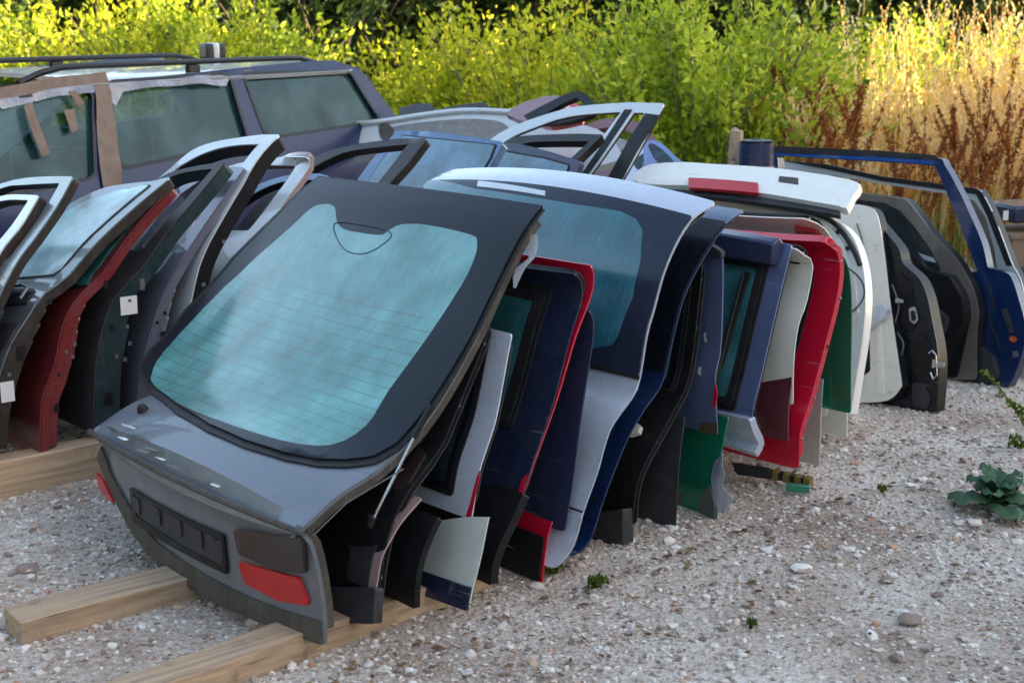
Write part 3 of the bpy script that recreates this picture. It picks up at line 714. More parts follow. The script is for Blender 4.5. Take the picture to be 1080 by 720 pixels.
# blue and black gate
S7, t7 = gate('bright blue tailgate with glossy black window edge beside the silver van gate', [(602, 586), (621, 571), (638, 522), (660, 467), (680, 431), (694, 412), (701, 394), (711, 351), (723, 309), (744, 269), (765, 237), (786, 222)], .06, 'deepblue', dw=.02, rt=.02, depth=.03)
panel('rear_window', S7, strip_poly(S7, S7.c[36] + .005, S7.c[60] + .01, .003, n=20), 'frit', t7, off=.006, th=.006, rc=.01, bevel=.002)
panel('seam', S7, strip_poly(S7, S7.vz(.19), S7.vz(.19) + .006, .0, n=3), 'rubber', t7, off=.0015, th=.002, bevel=0)
# black gate interior
S8, t8 = gate('black tailgate with bare inner side and a pale oval hole cover', [(666, 571), (668, 534), (675, 500), (690, 470), (712, 430), (728, 390), (741, 275)], .12, 'black', dw=.0, rt=.04, depth=.08, glass=(.55, .96, .05, .05, 'teal_g', .03))
onS(S8, 'lower_block', [(626, 568), (630, 540), (667, 535), (667, 571), (648, 576)], 'darkgrey', t8, .045, .05, .006)
onS(S8, 'hole_cover', [(658, 455), (663, 449), (673, 448), (680, 453), (678, 460), (668, 463), (660, 461)], 'cream', t8, .03, .02, .004)
S8b, t8b = gate('dark grey flat flap standing on gravel below the navy narrow gate', [(712, 557), (714, 520), (717, 478), (722, 440)], .125, 'darkgrey', width=.42, dw=0, rt=.01, bow=(.02, 0), inner=False, name='trim_panel', cat='trim', group='loose skins in the stack')
# narrow navy gate
S9, t9 = gate('slate blue narrow tailgate with flat end and painted gold reflection at its foot', [(757, 459), (755, 430), (754, 400), (757, 383), (760, 367), (762, 310), (762, 266)], .10, 'periwinkle', width=.9, dw=.0, rt=.03, bow=(.01, .0), depth=.04)
onS(S9, 'top_cap', [(740, 250), (763, 265), (763, 273), (738, 266)], 'darkgrey', t9, .012, .02, .01)
onS(S9, 'foot_reflection', [(739, 446), (757, 446), (757, 457), (738, 456)], 'goldreflect', t9, .003, .003, .001)  # golden reflection on the gate's foot, put into colour
onS(S9, 'reflector', [(752, 428), (755, 402), (757, 415), (755, 430)], 'red', t9, .003, .003, .001)
# gate with roof spoiler
S10, t10 = gate('blue grey tailgate with dark roof spoiler, wiper and teal window', [(800, 475), (803, 466), (796, 450), (793, 434), (802, 397), (815, 342), (830, 281), (836, 258)], .08, 'periwinkle', dw=.015, rt=.015, depth=.06, bow=(.02, .02), glass=(.22, .90, .085, .05, 'teal_g', .03, 'rubber'))
panel('lower_bumper', S10, strip_poly(S10, -.02, S10.c[3 * 6] - .02, -.004), 'vansilver', t10, off=.02, th=.03, rc=.03, bevel=.006)
# spoiler: a thick wing standing off the top
def spoiler(S, t, m, v0, v1, out, inset, thk=.04):
    V = []; n = 14
    for i in range(n + 1):
        q = i / n; w = S.w0 + inset + (S.width - 2 * inset) * q; e = math.sin(q * math.pi) ** .4 if 0 < q < 1 else 0
        for vv, nn in ((v1, 0), (v1 + .01, out * .4), (v1 - .02, out * (.6 + .4 * e)), (v0, out * (.35 + .3 * e)), (v0 + .01, .002)): V.append(S.at(w, vv, nn))
    Fc = []
    for i in range(n):
        for k in range(5): a_ = i * 5 + k; b_ = i * 5 + (k + 1) % 5; Fc.append([a_, b_, b_ + 5, a_ + 5])
    Fc += [[4, 3, 2, 1, 0], [n * 5 + k for k in range(5)]]
    return mesh_obj('spoiler', V, Fc, m, t, bevel=.008, sharp=40)
spoiler(S10, t10, 'navy2', S10.L - .09, S10.L, .10, .045)
pts = [S10.at(*S10.inv(x, y), .028) for x, y in ((789, 292), (776, 340), (766, 380), (757, 414))]
wp = tube('wiper_arm', pts, [.006, .008, .008, .010], 'black', t10, 6)
onS(S10, 'wiper_blade', [(790, 287), (794, 290), (765, 388), (761, 384)], 'rubber', t10, .024, .012, .002)
for pts in ([(742, 352), (744, 350), (746, 362), (743, 360)], [(741, 366), (745, 364), (744, 372)], [(736, 388), (740, 386), (739, 396), (736, 394)]): onS(S9, 'scratch', pts, 'palesilver', t9, .0012, .001, 0)
# torn green skin under it
S10b, t10b = gate('green skin with a torn dusty grey bottom hanging under the spoiler gate', [(756, 552), (756, 520), (760, 480), (768, 440)], .11, 'green', width=.36, dw=0, rt=.005, bow=(.0, .0), inner=False, name='door_skin', cat='door skin', group='loose skins in the stack')
panel('torn_plastic', S10b, S10b.poly([(757, 553), (756, 528), (750, 512), (742, 520), (728, 515), (716, 522), (716, 546), (740, 551)]), 'midgrey', t10b, off=.008, th=.005, jitter=.02)
panel('crumpled_wrap', S10b, S10b.poly([(758, 530), (757, 512), (760, 485), (768, 478), (772, 500), (768, 512), (776, 525), (768, 540)]), 'plasticfilm', t10b, off=.012, th=.003, jitter=.05, grid=.012, bevel=0)
# white gate, maroon flap
S11, t11 = gate('cream white tailgate edge between the blue grey and the red tailgate', [(836, 427), (837, 379), (842, 342), (850, 320), (857, 280), (850, 271), (839, 263)], .08, 'cream', dw=.0, rt=.01, depth=.04, bow=(.02, .02))
S11b, t11b = gate('maroon skin hanging below the cream white tailgate', [(831, 466), (831, 440), (833, 415), (836, 390)], .085, 'maroon', width=.5, dw=0, rt=.02, bow=(0, 0), inner=False, name='door_skin', cat='door skin', group='loose skins in the stack')
# red gate
S12, t12 = gate('glossy red tailgate with black window rubber', [(842, 495), (843, 475), (844, 455), (855, 421), (873, 354), (881, 322), (885, 300), (886, 282), (883, 266), (868, 255)], .07, 'red', dw=.0, rt=.03, depth=.05, frame_m='red', frame_in=.004, bow=(.03, .03), glass=(.31, .80, .12, .06, 'dark_g', .02, 'rubber'))
onS(S12, 'number_strip', [(772, 487), (812, 493), (812, 505), (778, 500)], 'darkgrey', t12, .004, .003, .001)
# green gate
S13, t13 = gate('metallic green tailgate edge right of the red one', [(897, 436), (897, 400), (898, 333), (896, 290), (889, 270)], .10, 'green', dw=0, rt=.02, depth=.03, bow=(.02, .02), width=.9)
Sx, tx = gate('pale grey flap under the green tailgate', [(864, 492), (865, 460), (866, 430), (868, 400)], .20, 'palegrey', width=.25, dw=0, rt=.005, bow=(0, 0), inner=False, name='trim_panel', cat='trim', group='loose skins in the stack')
Sx, tx = gate('short beige flap farther back under the green tailgate', [(893, 462), (893, 440), (894, 420)], .22, 'cream', width=.25, dw=0, rt=.005, bow=(0, 0), inner=False, name='trim_panel', cat='trim', group='loose skins in the stack')
# flat board with coloured marks on the gravel by the red gate
g = ground(815, 500, .03)
bd = thing('reflector_board', 'dark green strip with yellow marks lying at the foot of the red tailgate', 'board', (g.x, g.y, 0))
SB = Surf([(775, 498), (776, 487)], .02, 1, px=True)
A, B = ground(776, 492, .04), ground(855, 508, .03); d = (B - A); nrm = Vector((-d.y, d.x, 0)).normalized() * .02
def plank(A, B, hw, h): 
    d = (B - A).normalized(); n_ = Vector((-d.y, d.x, 0)) * hw; u = Vector((0, 0, h))
    vs = [A - n_, A + n_, B + n_, B - n_]; vs = [v - u for v in vs] + [v + u for v in vs]
    return vs, [[3, 2, 1, 0], [4, 5, 6, 7], [0, 1, 5, 4], [1, 2, 6, 5], [2, 3, 7, 6], [3, 0, 4, 7]]
v_, f_ = plank(A, B, .018, .014); mesh_obj('board', v_, f_, M['black'], bd, bevel=.003)
for q in (.55, .70, .85, .97):
    C_ = A.lerp(B, q); v_, f_ = plank(C_ - (B - A).normalized() * .012, C_ + (B - A).normalized() * .012, .0195, .0155); mesh_obj('yellow_mark', v_, f_, 'yellow', bd)
A2, B2 = ground(829, 513, .02), ground(854, 515, .02); v_, f_ = plank(A2, B2, .015, .014); mesh_obj('green_clip', v_, f_, M['green'], bd, bevel=.003)

# ------------------------------------------------------------------ car doors
GL = 'car doors in the row on the left'; GR = 'car doors at the far right end of the stack'; GM = 'car doors and shells piled behind the tailgates'
def door(label, S, contour, m, jm, holes=(), glass=(), group=GL, width=1.0, jd=.07, near=True, parts=(), hr=.012, th=.012, bottom=0.0, rc=.02, seal=True, cat='car door', name='car_door'):
    """near edge = the profile itself, then the traced contour of the window frame, then down the far side"""
    t = thing(name, label, cat, base_of(S), group)
    if near:
        c = [(S.w0, S.L * i / 24) for i in range(1, 24)]
        pl = [(S.w0, bottom)] + c + [(S.w0, S.L)] + [S.inv(*q) for q in catmull(contour, 4)] + [(S.w0 + width, S.vz(.55)), (S.w0 + width, bottom)]
    else: pl = S.poly(contour)
    hs = [S.poly(h) for h in holes]
    if not near: pl = soft(pl)
    hs = [soft(h) for h in hs]
    panel('door_skin', S, pl, m, t, th=.006, holes=hs, rc=rc, hr=hr, grid=.07, bevel=.0015)
    panel('inner_frame', S, pl, jm, t, off=-.008, th=jd * (.55 if near else 1), holes=hs, rc=rc, hr=hr, grid=.1, bevel=.004)
    if near:
        vb = S.vz(.66); cum = -.010 - jd * .5
        for dz_, dd_ in ((.04, .22), (-.02, .2), (-.08, .2)):
            panel('inner_body', S, [(S.w0 + .004, .03), (S.w0 + .004, vb + dz_), (S.w0 + width - .05, vb + dz_), (S.w0 + width - .05, .03)], jm, t, off=cum, th=jd * dd_, rc=.03, grid=.1, bevel=.006); cum -= jd * dd_ - .001
    for gpl, gm in glass:
        gp_ = S.poly(gpl)
        if seal:
            c_ = (sum(p[0] for p in gp_) / len(gp_), sum(p[1] for p in gp_) / len(gp_))
            panel('window_seal', S, [(c_[0] + (p[0] - c_[0]) * 1.0 + (.008 if p[0] > c_[0] else -.008), p[1] + (.008 if p[1] > c_[1] else -.008)) for p in gp_], 'rubber', t, off=.003, th=.004, rc=hr, bevel=0)
        panel('window', S, gp_, gm, t, off=.006, th=.004, rc=hr, bevel=0)
    for nm, pp, mm, off, th_, r_ in parts: panel(nm, S, S.poly(pp), mm, t, off=off, th=th_, rc=r_, bevel=.001, grid=.05)
    return S, t
def DS(prof, w0, width=1.0, bow=(.0, .0)): return Surf(prof, w0, width, bow)
def leanS(px, py, z0, lean, top=1.35, width=1.1, bow=(0, 0), frame=ROW, curve=.0):
    r, w = frame.rw(ground(px, py, z0)); h = top - z0; k = math.tan(rad(lean))
    return Surf([(r + k * h * q - curve * math.sin(q * math.pi), z0 + h * q) for q in [i / 6 for i in range(7)]], w, width, bow, frame, px=False)

# left row, from the nearest
SA = DS([(-60, 470), (-48, 430), (-30, 380), (-12, 335), (15, 280), (37, 250), (60, 217), (77, 186)], 1.95)
door('dark brown and silver window frame of the leftmost car door', SA, [(50, 186), (25, 188), (0, 194), (-40, 210), (-80, 240)], 'doorsilver', 'brownjamb', holes=[[(63, 193), (25, 195), (0, 199), (-50, 222), (-80, 290), (10, 272), (37, 235)]], jd=.05)
SB_ = DS([(-70, 440), (-50, 380), (-25, 320), (0, 266), (22, 238), (41, 206)], 2.05)
door('pale silver window frame seen inside the leftmost door frame', SB_, [(20, 205), (0, 207), (-40, 222), (-80, 250)], 'palesilver', 'brownjamb', holes=[[(30, 211), (0, 212), (-40, 227), (-80, 280), (-6, 262), (12, 238)]], jd=.06)
S1 = DS([(-14, 485), (-12, 440), (0, 392), (12, 360), (25, 340), (45, 310), (70, 292), (100, 257), (140, 220), (181, 186)], 1.95, 1.1)
_, d1 = door('silver car door with pale closed window and chrome handle, second from left', S1, [(160, 191), (132, 194), (107, 199), (75, 214), (42, 238), (0, 268), (-40, 300)], 'doorsilver', 'brownjamb', glass=[([(158, 196), (120, 203), (85, 215), (45, 241), (5, 272), (-30, 300), (5, 296), (56, 290), (64, 285)], 'pale_g')], jd=.06, width=1.1,
             parts=[('handle_recess', [(3, 310), (14, 305), (37, 305), (28, 321), (5, 323)], 'black', .004, .004, .008), ('rub_strip', [(-30, 340), (22, 343), (12, 360), (-2, 385), (-30, 388)], 'darkgrey', .012, .012, .006)])
a = [S1.at(*S1.inv(x, y), .03) for x, y in ((4, 312), (12, 307), (30, 306), (35, 309), (28, 319))]
tube('door_handle', a, .007, 'metal', d1, 8)
def jamb_plate(S, name, px, py, w_in, sx, sz, m, parent, dn=-.002):
    """a small plate on the near side face of a door (the face that looks along -w)"""
    r, z = ROW.atw(px, py, S.w0 + dn); P = [ROW.world(r + a * sx / 2, S.w0 + dn, z + b * sz / 2) for a, b in ((-1, -1), (1, -1), (1, 1), (-1, 1))]
    P += [p + ROW.W * .001 for p in P]
    return mesh_obj(name, P, [[0, 1, 2, 3], [7, 6, 5, 4], [0, 4, 5, 1], [1, 5, 6, 2], [2, 6, 7, 3], [3, 7, 4, 0]], m, parent, smooth=False)
jamb_plate(S1, 'paper_tag', 8, 413, 0, .050, .075, 'paper', d1)
S2d = DS([(42, 484), (42, 450), (44, 420), (57, 385), (65, 345), (77, 320), (92, 303), (108, 288), (130, 256), (160, 220), (184, 196)], 1.95, 1.05)
_, d2 = door('dark red car door with teal window strip, behind the silver door', S2d, [(170, 198), (140, 200), (100, 212), (60, 240), (0, 290)], 'darkred', 'darkred', glass=[([(162, 213), (120, 262), (98, 290), (93, 301), (0, 312), (0, 285), (60, 240), (120, 208)], 'teal_g')], jd=.055)
for k, (x, y) in enumerate([(79, 363), (70, 371), (77, 376)]): jamb_plate(S2d, 'hinge_bolt', x, y, 0, .012, .014, 'metal', d2)
S3d = DS([(98, 458), (99, 420), (100, 390), (107, 350), (117, 320), (133, 300), (150, 282), (180, 240), (210, 205), (238, 170)], 1.97, 1.05)
_, d3 = door('dark teal car door with white sticker on its edge', S3d, [(220, 173), (202, 176), (177, 183), (150, 200), (110, 235), (60, 290)], 'darkgrey', 'teal', holes=[[(224, 178), (200, 181), (180, 187), (155, 205), (110, 262), (150, 264), (176, 232), (203, 202)]], jd=.09)
jamb_plate(S3d, 'sticker', 136, 322, 0, .068, .070, 'paper', d3); jamb_plate(S3d, 'sticker_print', 137, 317, 0, .012, .008, 'ink', d3, -.004)
for x, y in [(137, 362), (123, 376), (132, 379)]: jamb_plate(S3d, 'hinge_bolt', x, y, 0, .014, .016, 'metal', d3)
S4d = DS([(143, 460), (145, 420), (150, 385), (160, 345), (172, 310), (187, 283), (195, 268), (212, 242), (240, 202), (258, 176)], 1.97, 1.05)
_, d4 = door('lilac grey car door with pinkish chipped frame edge', S4d, [(245, 176), (215, 181), (190, 195), (160, 225), (120, 265)], 'lilac', 'lilac', holes=[[(246, 183), (218, 187), (190, 205), (150, 260), (184, 266), (205, 236), (230, 200)]], jd=.05)
S5d = DS([(180, 450), (188, 400), (196, 345), (207, 290), (217, 262), (230, 238), (244, 214), (256, 194), (267, 174), (282, 154), (296, 142)], 1.95, 1.05)
_, d5 = door('silver car door frame with the tallest pointed corner of the left row', S5d, [(278, 142), (260, 144), (225, 150), (202, 159), (179, 178), (150, 205), (120, 250)], 'palesilver', 'black', holes=[[(273, 152), (250, 153), (225, 158), (200, 169), (178, 186), (140, 240), (200, 262), (222, 230), (248, 186), (261, 166)]], jd=.10)
S6d = DS([(225, 420), (222, 380), (224, 340), (232, 310), (250, 280), (280, 242), (300, 212), (320, 185), (327, 172), (323, 166)], 1.95, 1.05)
_, d6 = door('silver car door with rounded frame corner and pale body, against the big window', S6d, [(300, 166), (277, 168), (240, 176), (205, 200), (180, 240)], 'palesilver', 'pink', holes=[[(312, 175), (277, 175), (245, 184), (215, 205), (200, 243), (262, 243), (290, 207)]], jd=.035)
S7d = DS([(262, 380), (270, 340), (290, 290), (315, 240), (348, 186)], 1.95, 1.05)
_, d7 = door('blue silver arched door frame peeking over the charcoal tailgate', S7d, [(337, 183), (312, 184), (290, 188), (262, 200), (235, 220), (215, 250)], 'skyblue', 'black', holes=[[(335, 190), (312, 190), (290, 194), (265, 206), (240, 226), (225, 250), (305, 250)]], jd=.05)
for S_, d_, pts in ((S1, d1, [(22, 372, .03, .05, 'black'), (10, 395, .014, .014, 'metal'), (52, 318, .02, .02, 'black')]), (S2d, d2, [(62, 395, .012, .012, 'black'), (112, 300, .016, .03, 'black'), (60, 430, .02, .03, 'black')]),
        (S3d, d3, [(118, 345, .02, .02, 'black'), (115, 420, .03, .05, 'black'), (150, 300, .02, .045, 'metal')]), (S4d, d4, [(174, 330, .012, .012, 'black'), (166, 340, .012, .012, 'black'), (172, 352, .02, .02, 'black')]), (S5d, d5, [(215, 300, .016, .016, 'metal'), (236, 255, .014, .014, 'metal')])):
    for x, y, a_, b_, m_ in pts: jamb_plate(S_, 'latch_plate' if b_ > .03 else 'plug', x, y, 0, a_, b_, m_, d_, -.003)
# middle heap
S8d = DS([(350, 300), (385, 235), (409, 196), (430, 172), (450, 146)], 1.7, 1.1)
door('dark grey car door frame behind the top edge of the charcoal tailgate', S8d, [(430, 146), (413, 147), (371, 153), (340, 162), (310, 178), (280, 205)], 'darkgrey', 'black', holes=[[(432, 152), (371, 159), (342, 170), (315, 188), (300, 215), (390, 208), (424, 160)]], group=GM, jd=.05)
S9d = DS([(480, 260), (505, 200), (521, 168), (531, 151)], 1.70, 1.3)
door('sky blue car door lying behind the silver van tailgate', S9d, [(527, 149), (465, 140), (421, 138), (414, 143), (395, 165), (380, 185), (360, 215)], 'skyblue', 'skyblue', glass=[([(522, 154), (425, 144), (402, 172), (385, 200), (370, 225), (490, 215), (517, 168)], 'blue_g')], group=GM, jd=.05, width=1.4)
S10d = DS([(575, 260), (600, 200), (609, 180), (612, 170)], 1.68, .9)
door('navy window frame sloping down behind the silver van tailgate', S10d, [(580, 160), (532, 151), (510, 175), (500, 205)], 'navy2', 'navy2', glass=[([(600, 175), (575, 168), (530, 160), (515, 190), (590, 200)], 'blue_g')], group=GM, jd=.04, width=.9)
S11d = DS([(610, 270), (640, 215), (657, 188), (678, 151), (701, 109)], 1.6, 1.1)
door('pale silver car door with two dark pillars standing tallest behind the stack', S11d, [(664, 108), (611, 112), (578, 120), (544, 132), (520, 145), (495, 168)], 'palesilver', 'black', holes=[[(668, 119), (680, 119), (664, 147), (636, 195), (606, 205)], [(655, 118), (600, 123), (560, 136), (533, 149), (505, 175), (590, 205), (610, 178)]], group=GM, jd=.015, width=1.3,
     parts=[('window_pillar', [(659, 116), (667, 116), (622, 182), (606, 205), (598, 205)], 'black', .004, .006, .001), ('rear_pillar', [(681, 120), (696, 122), (672, 160), (655, 192), (640, 190), (662, 150)], 'black', .004, .006, .002)])
S12d = DS([(570, 240), (590, 195), (607, 171), (636, 142)], 1.75, 1.1)
door('black curved window frame inside the tallest pale door', S12d, [(610, 141), (555, 143), (535, 148), (510, 165)], 'black', 'black', holes=[[(622, 149), (560, 150), (540, 158), (525, 175), (590, 180)]], group=GM, jd=.05)

def loose(label, cat, name, S, contour, m, group=GM, th=.05, parts=(), holes=(), smooth=True, rc=.01, hr=.01, **k):
    t = thing(name, label, cat, base_of(S), group)
    panel('shell', S, S.poly(CS(contour) if smooth is True and len(contour) > 9 else soft(contour)), m, t, th=th, holes=[S.poly(h) for h in holes], rc=rc, hr=hr, bevel=.006, grid=.08, **k)
    for nm, pp, mm, off, th_ in parts: panel(nm, S, S.poly(CS(pp)), mm, t, off=off, th=th_, bevel=.002, grid=.05)
    return t
FB = Frame((0, 0, 0), 22)
SM = leanS(600, 200, .78, 45, 1.4, 2.0, (.04, .04), frame=FB)
loose('upturned white bumper with dirty grey hollow, behind the blue door', 'bumper', 'bumper', SM, [(376, 150), (372, 136), (378, 129), (409, 128), (440, 122), (486, 117), (527, 118), (560, 121), (600, 128), (640, 142), (650, 170), (560, 180), (450, 165)], 'palesilver',
      parts=[('hollow', [(408, 137), (416, 134), (440, 130), (486, 126), (518, 127), (532, 131), (538, 139), (530, 148), (500, 152), (460, 146), (425, 144), (410, 147)], 'dirty', .004, .006), ('mud_patch', [(400, 133), (408, 131), (416, 138), (410, 148), (402, 146)], 'olive', .008, .004)])
tm = bpy.data.objects['bumper']; tube('rim', [SM.at(*SM.inv(*q), .012) for q in catmull([(378, 132), (409, 129), (440, 124), (486, 118.5), (527, 119), (560, 122), (590, 127)], 4)], .016, 'palesilver', tm, 8)
SM2 = leanS(590, 170, 1.0, 60, 1.45, 1.0)
loose('dark red bonnet corner on top of the heap', 'bonnet', 'bonnet', SM2, [(533, 120), (548, 110), (570, 103), (588, 101), (600, 108), (590, 124), (560, 130)], 'maroon', th=.03)
SM3 = leanS(600, 160, 1.05, 35, 1.5, 1.0)
loose('black door frame arching over bright red panel on the heap', 'car door', 'car_door', SM3, [(552, 122), (575, 110), (600, 98), (612, 96), (620, 101), (630, 112), (622, 122), (590, 130), (560, 130)], 'black', th=.03, holes=[[(575, 120), (592, 110), (608, 103), (618, 112), (610, 122)]])
SM4 = leanS(590, 160, 1.0, 45, 1.45, 1.0)
loose('bright red panel under the black arching door frame', 'body panel', 'body_panel', SM4, [(560, 128), (572, 118), (590, 112), (608, 109), (618, 116), (612, 128), (580, 134)], 'red', th=.03)
SM5 = leanS(690, 200, .7, 35, 1.4, 1.2)
loose('maroon car door seen through the tall pale door frame', 'car door', 'car_door', SM5, [(600, 150), (615, 134), (640, 125), (670, 128), (690, 145), (700, 160), (690, 190), (610, 190)], 'maroon', th=.05, holes=[[(622, 150), (632, 136), (652, 133), (668, 140), (672, 152), (650, 160)]])
SM6 = leanS(660, 230, .5, 40, 1.2, 1.2, (.08, .08))
loose('white bonnet with a rounded nose behind the tall pale door', 'bonnet', 'bonnet', SM6, [(560, 190), (575, 165), (600, 150), (630, 142), (655, 146), (680, 158), (700, 172), (712, 190), (690, 215), (600, 215)], 'palesilver', th=.03)
SM7 = leanS(700, 220, .6, 30, 1.25, 1.2, (.05, .05))
loose('lilac white tailgate with a dark side window behind the white spoiler', 'tailgate', 'tailgate', SM7, [(640, 220), (650, 180), (665, 158), (680, 152), (698, 158), (712, 170), (722, 185), (730, 215)], 'silver', th=.04, parts=[('side_window', [(668, 172), (682, 160), (692, 163), (705, 178), (700, 186), (680, 184)], 'dark_g', .004, .004)])
SM8 = leanS(715, 200, .8, 30, 1.3, 1.2)
loose('light blue door corner with window at the right end of the heap', 'car door', 'car_door', SM8, [(678, 150), (690, 148), (700, 153), (710, 163), (719, 172), (722, 190), (680, 190)], 'periwinkle', th=.04, parts=[('window', [(684, 154), (692, 153), (708, 167), (710, 174), (694, 172)], 'dark_g', .004, .004)])
SM9 = leanS(515, 150, 1.0, 40, 1.5, 1.2)
loose('dark car door with pale window rim lying left on the heap', 'car door', 'car_door', SM9, [(446, 119), (478, 112), (508, 108), (514, 110), (521, 118), (516, 121), (480, 120)], 'darkgrey', th=.012, holes=[[(490, 116), (507, 112), (511, 117), (494, 118)]])
SM10 = leanS(460, 150, 1.0, 50, 1.4, 1.2)
loose('dark boot lid right beside the back of the blue estate car', 'boot lid', 'boot_lid', SM10, [(420, 122), (421, 114), (436, 110), (452, 109), (457, 113), (458, 119), (440, 123)], 'darkgrey', th=.012, smooth=False)

# ------------------------------------------------------------------ white tailgates behind the red and green ones
S14 = leanS(893, 440, .10, 14, 1.2, 1.35, (.02, .02))
_, t14 = door('white tailgate showing its bare frame and black seal, red high brake light above', S14, [(897, 438), (903, 400), (910, 355), (913, 312), (909, 276), (897, 246), (872, 228), (830, 217), (760, 205), (690, 196), (680, 300), (690, 430)], 'white', 'white', group=G, near=False, jd=.04, cat='tailgate', name='tailgate', rc=.02)
def seal_line(S, pts, r, m, parent, name='seal', off=.012):
    P = [S.at(*S.inv(*q), off) for q in catmull(pts, 5)]; return tube(name, P, r, m, parent, 6)
seal_line(S14, [(690, 197), (760, 207), (820, 218), (850, 223), (873, 230), (886, 240), (895, 252), (903, 266), (909, 280)], .011, 'rubber', t14)
seal_line(S14, [(895, 282), (905, 290), (912, 300), (913, 312), (908, 322), (900, 329), (892, 331)], .003, 'rubber', t14, 'cable')
onS(S14, 'reinforcing', [(862, 236), (878, 240), (892, 258), (902, 290), (906, 330), (890, 350), (880, 330), (884, 280), (874, 254)], 'rustwhite', t14, .010, .012, .012)
for x, y in ((885, 245), (895, 262), (882, 262)): 
    w, v = S14.inv(x, y); tube('hole', [S14.at(w, v, .009), S14.at(w, v, .012)], .009, 'black', t14, 12)
v14 = [S14.inv(*q) for q in ((790, 223), (830, 229), (862, 237), (871, 247), (868, 256))]
SP = leanS(850, 240, .86, 58, 1.25, 1.35, (.04, .04))
onP = lambda name, pts, m, off=.0, th=.03, rc=.01, **k: panel(name, SP, SP.poly(pts), m, t14, off=off, th=th, rc=rc, grid=.05, bevel=.004, **k)
onP('spoiler', CS([(667, 187), (674, 179), (688, 173), (720, 171), (752, 173), (815, 177), (860, 183), (889, 188), (907, 194), (900, 205), (893, 219), (884, 217), (860, 213), (800, 203), (740, 196), (700, 195), (675, 193)], 2), 'white', 0, .035, 0)
onP('spoiler_patch', [(822, 186), (842, 188), (842, 195), (821, 192)], 'olive', .002, .002, .001)
onP('vent_strip', [(700, 196), (740, 197), (800, 204), (884, 218), (884, 223), (800, 210), (740, 203), (705, 202)], 'darkgrey', -.02, .02, .001)
bl = onP('high_brake_light', [(727, 189.5), (800, 195), (800.5, 206), (727, 200)], 'lensred', .012, .016, .004); bl['label'] = 'red high brake light'
# the second white top edge between the red rim and the white spoiler
S14b, t14b = gate('white tailgate top edge with a dark red lamp, between red rim and white spoiler', [(872, 440), (876, 380), (880, 320), (881, 280), (878, 256), (868, 240), (848, 231)], .26, 'white', dw=.0, rt=.03, depth=.03, bow=(.03, .03))
onS(S14b, 'lamp', [(839, 237), (862, 241), (868, 249), (840, 243)], 'lensred', t14b, .015, .012, .003)
# white panel with black recess
S15 = leanS(945, 418, .05, 10, 1.2, 1.0)
_, t15 = door('tall white door panel with black recess, pale blue strap and rusty lower edge', S15, [(951, 407), (936, 422), (900, 425), (860, 428), (850, 300), (870, 218), (893, 215), (916, 218), (925, 227), (930, 250), (934, 280), (939, 324)], 'rustwhite', 'black', group=GR, near=False, jd=.05, rc=.015,
              parts=[('recess', [(880, 352), (917, 352), (918, 391), (903, 402), (880, 404)], 'black', .002, .002, .02), ('inner_ridge', [(925, 330), (929, 330), (933, 415), (926, 415)], 'white', .004, .004, .002), ('speaker', [(901, 371), (906, 375), (906, 385), (901, 390), (895, 385), (895, 375)], 'metal', .006, .004, .008)])
onS(S15, 'strap', [(860, 338), (898, 334), (935, 321), (941, 327), (936, 336), (900, 361), (862, 372)], 'silver', t15, .035, .030, .004)
# black door with its hinges
S16 = leanS(987, 434, .0, 6, 1.1, 1.0, (.0, .0))
_, t16 = door('black car door edge with steel hinges standing on the gravel', S16, [(987, 434), (958, 434), (900, 430), (890, 340), (895, 230), (920, 228), (933, 243), (948, 262), (953, 278), (969, 293), (978, 313), (984, 342), (989, 369), (990, 396)], 'gblack', 'black', group=GR, near=False, jd=.06)
for q, (nm, pts, mm, off, th_, rc_) in enumerate([('stamping', [(938, 288), (950, 286), (962, 300), (968, 340), (962, 352), (950, 340)], 'black', .006, .02, .02), ('lock_hole', [(960, 325), (967, 323), (970, 337), (966, 342), (961, 338)], 'metal', .012, .006, .01), ('lock_hole_core', [(962, 328), (966, 327), (968, 336), (965, 339), (963, 337)], 'black', .014, .004, .01),
      ('stamping', [(960, 360), (975, 352), (986, 372), (986, 395), (965, 398)], 'black', .006, .02, .02), ('stamping', [(962, 405), (974, 402), (982, 420), (978, 432), (964, 428)], 'darkgrey', .006, .02, .02)]):
    panel(nm, S16, S16.poly(pts), mm, t16, off=off, th=th_, rc=rc_, bevel=.002)
def hinge(S, px, py, parent, s=.05):
    w, v = S.inv(px, py); c = S.at(w, v, .03); u = (S.at(w, v + .1, .03) - c).normalized(); x = (S.at(w - .1, v, .03) - c).normalized(); n = u.cross(x)
    vs = [c + x * a * s + u * b * s * .55 + n * d for d in (-.004, .004) for a, b in ((-1, -1), (1, -.6), (1, .6), (-1, 1))]
    h = mesh_obj('hinge', vs, [[3, 2, 1, 0], [4, 5, 6, 7], [0, 1, 5, 4], [1, 2, 6, 5], [2, 3, 7, 6], [3, 0, 4, 7]], 'metal', parent, smooth=False, bevel=.002)
    v_, f_ = tube_mesh([c - u * s * .6 - x * s * .9, c + u * s * .6 - x * s * .9], s * .22, 10); mesh_obj('hinge_pin', v_, f_, 'metal', parent)
hinge(S16, 953, 317, t16, .020); hinge(S16, 994, 384, t16, .030)
pts = [S16.at(*S16.inv(x, y), .05) for x, y in ((986, 372), (990, 369), (994, 374), (995, 395), (991, 399), (988, 392))]; tube('wire_loop', pts, .003, 'metal', t16, 6)
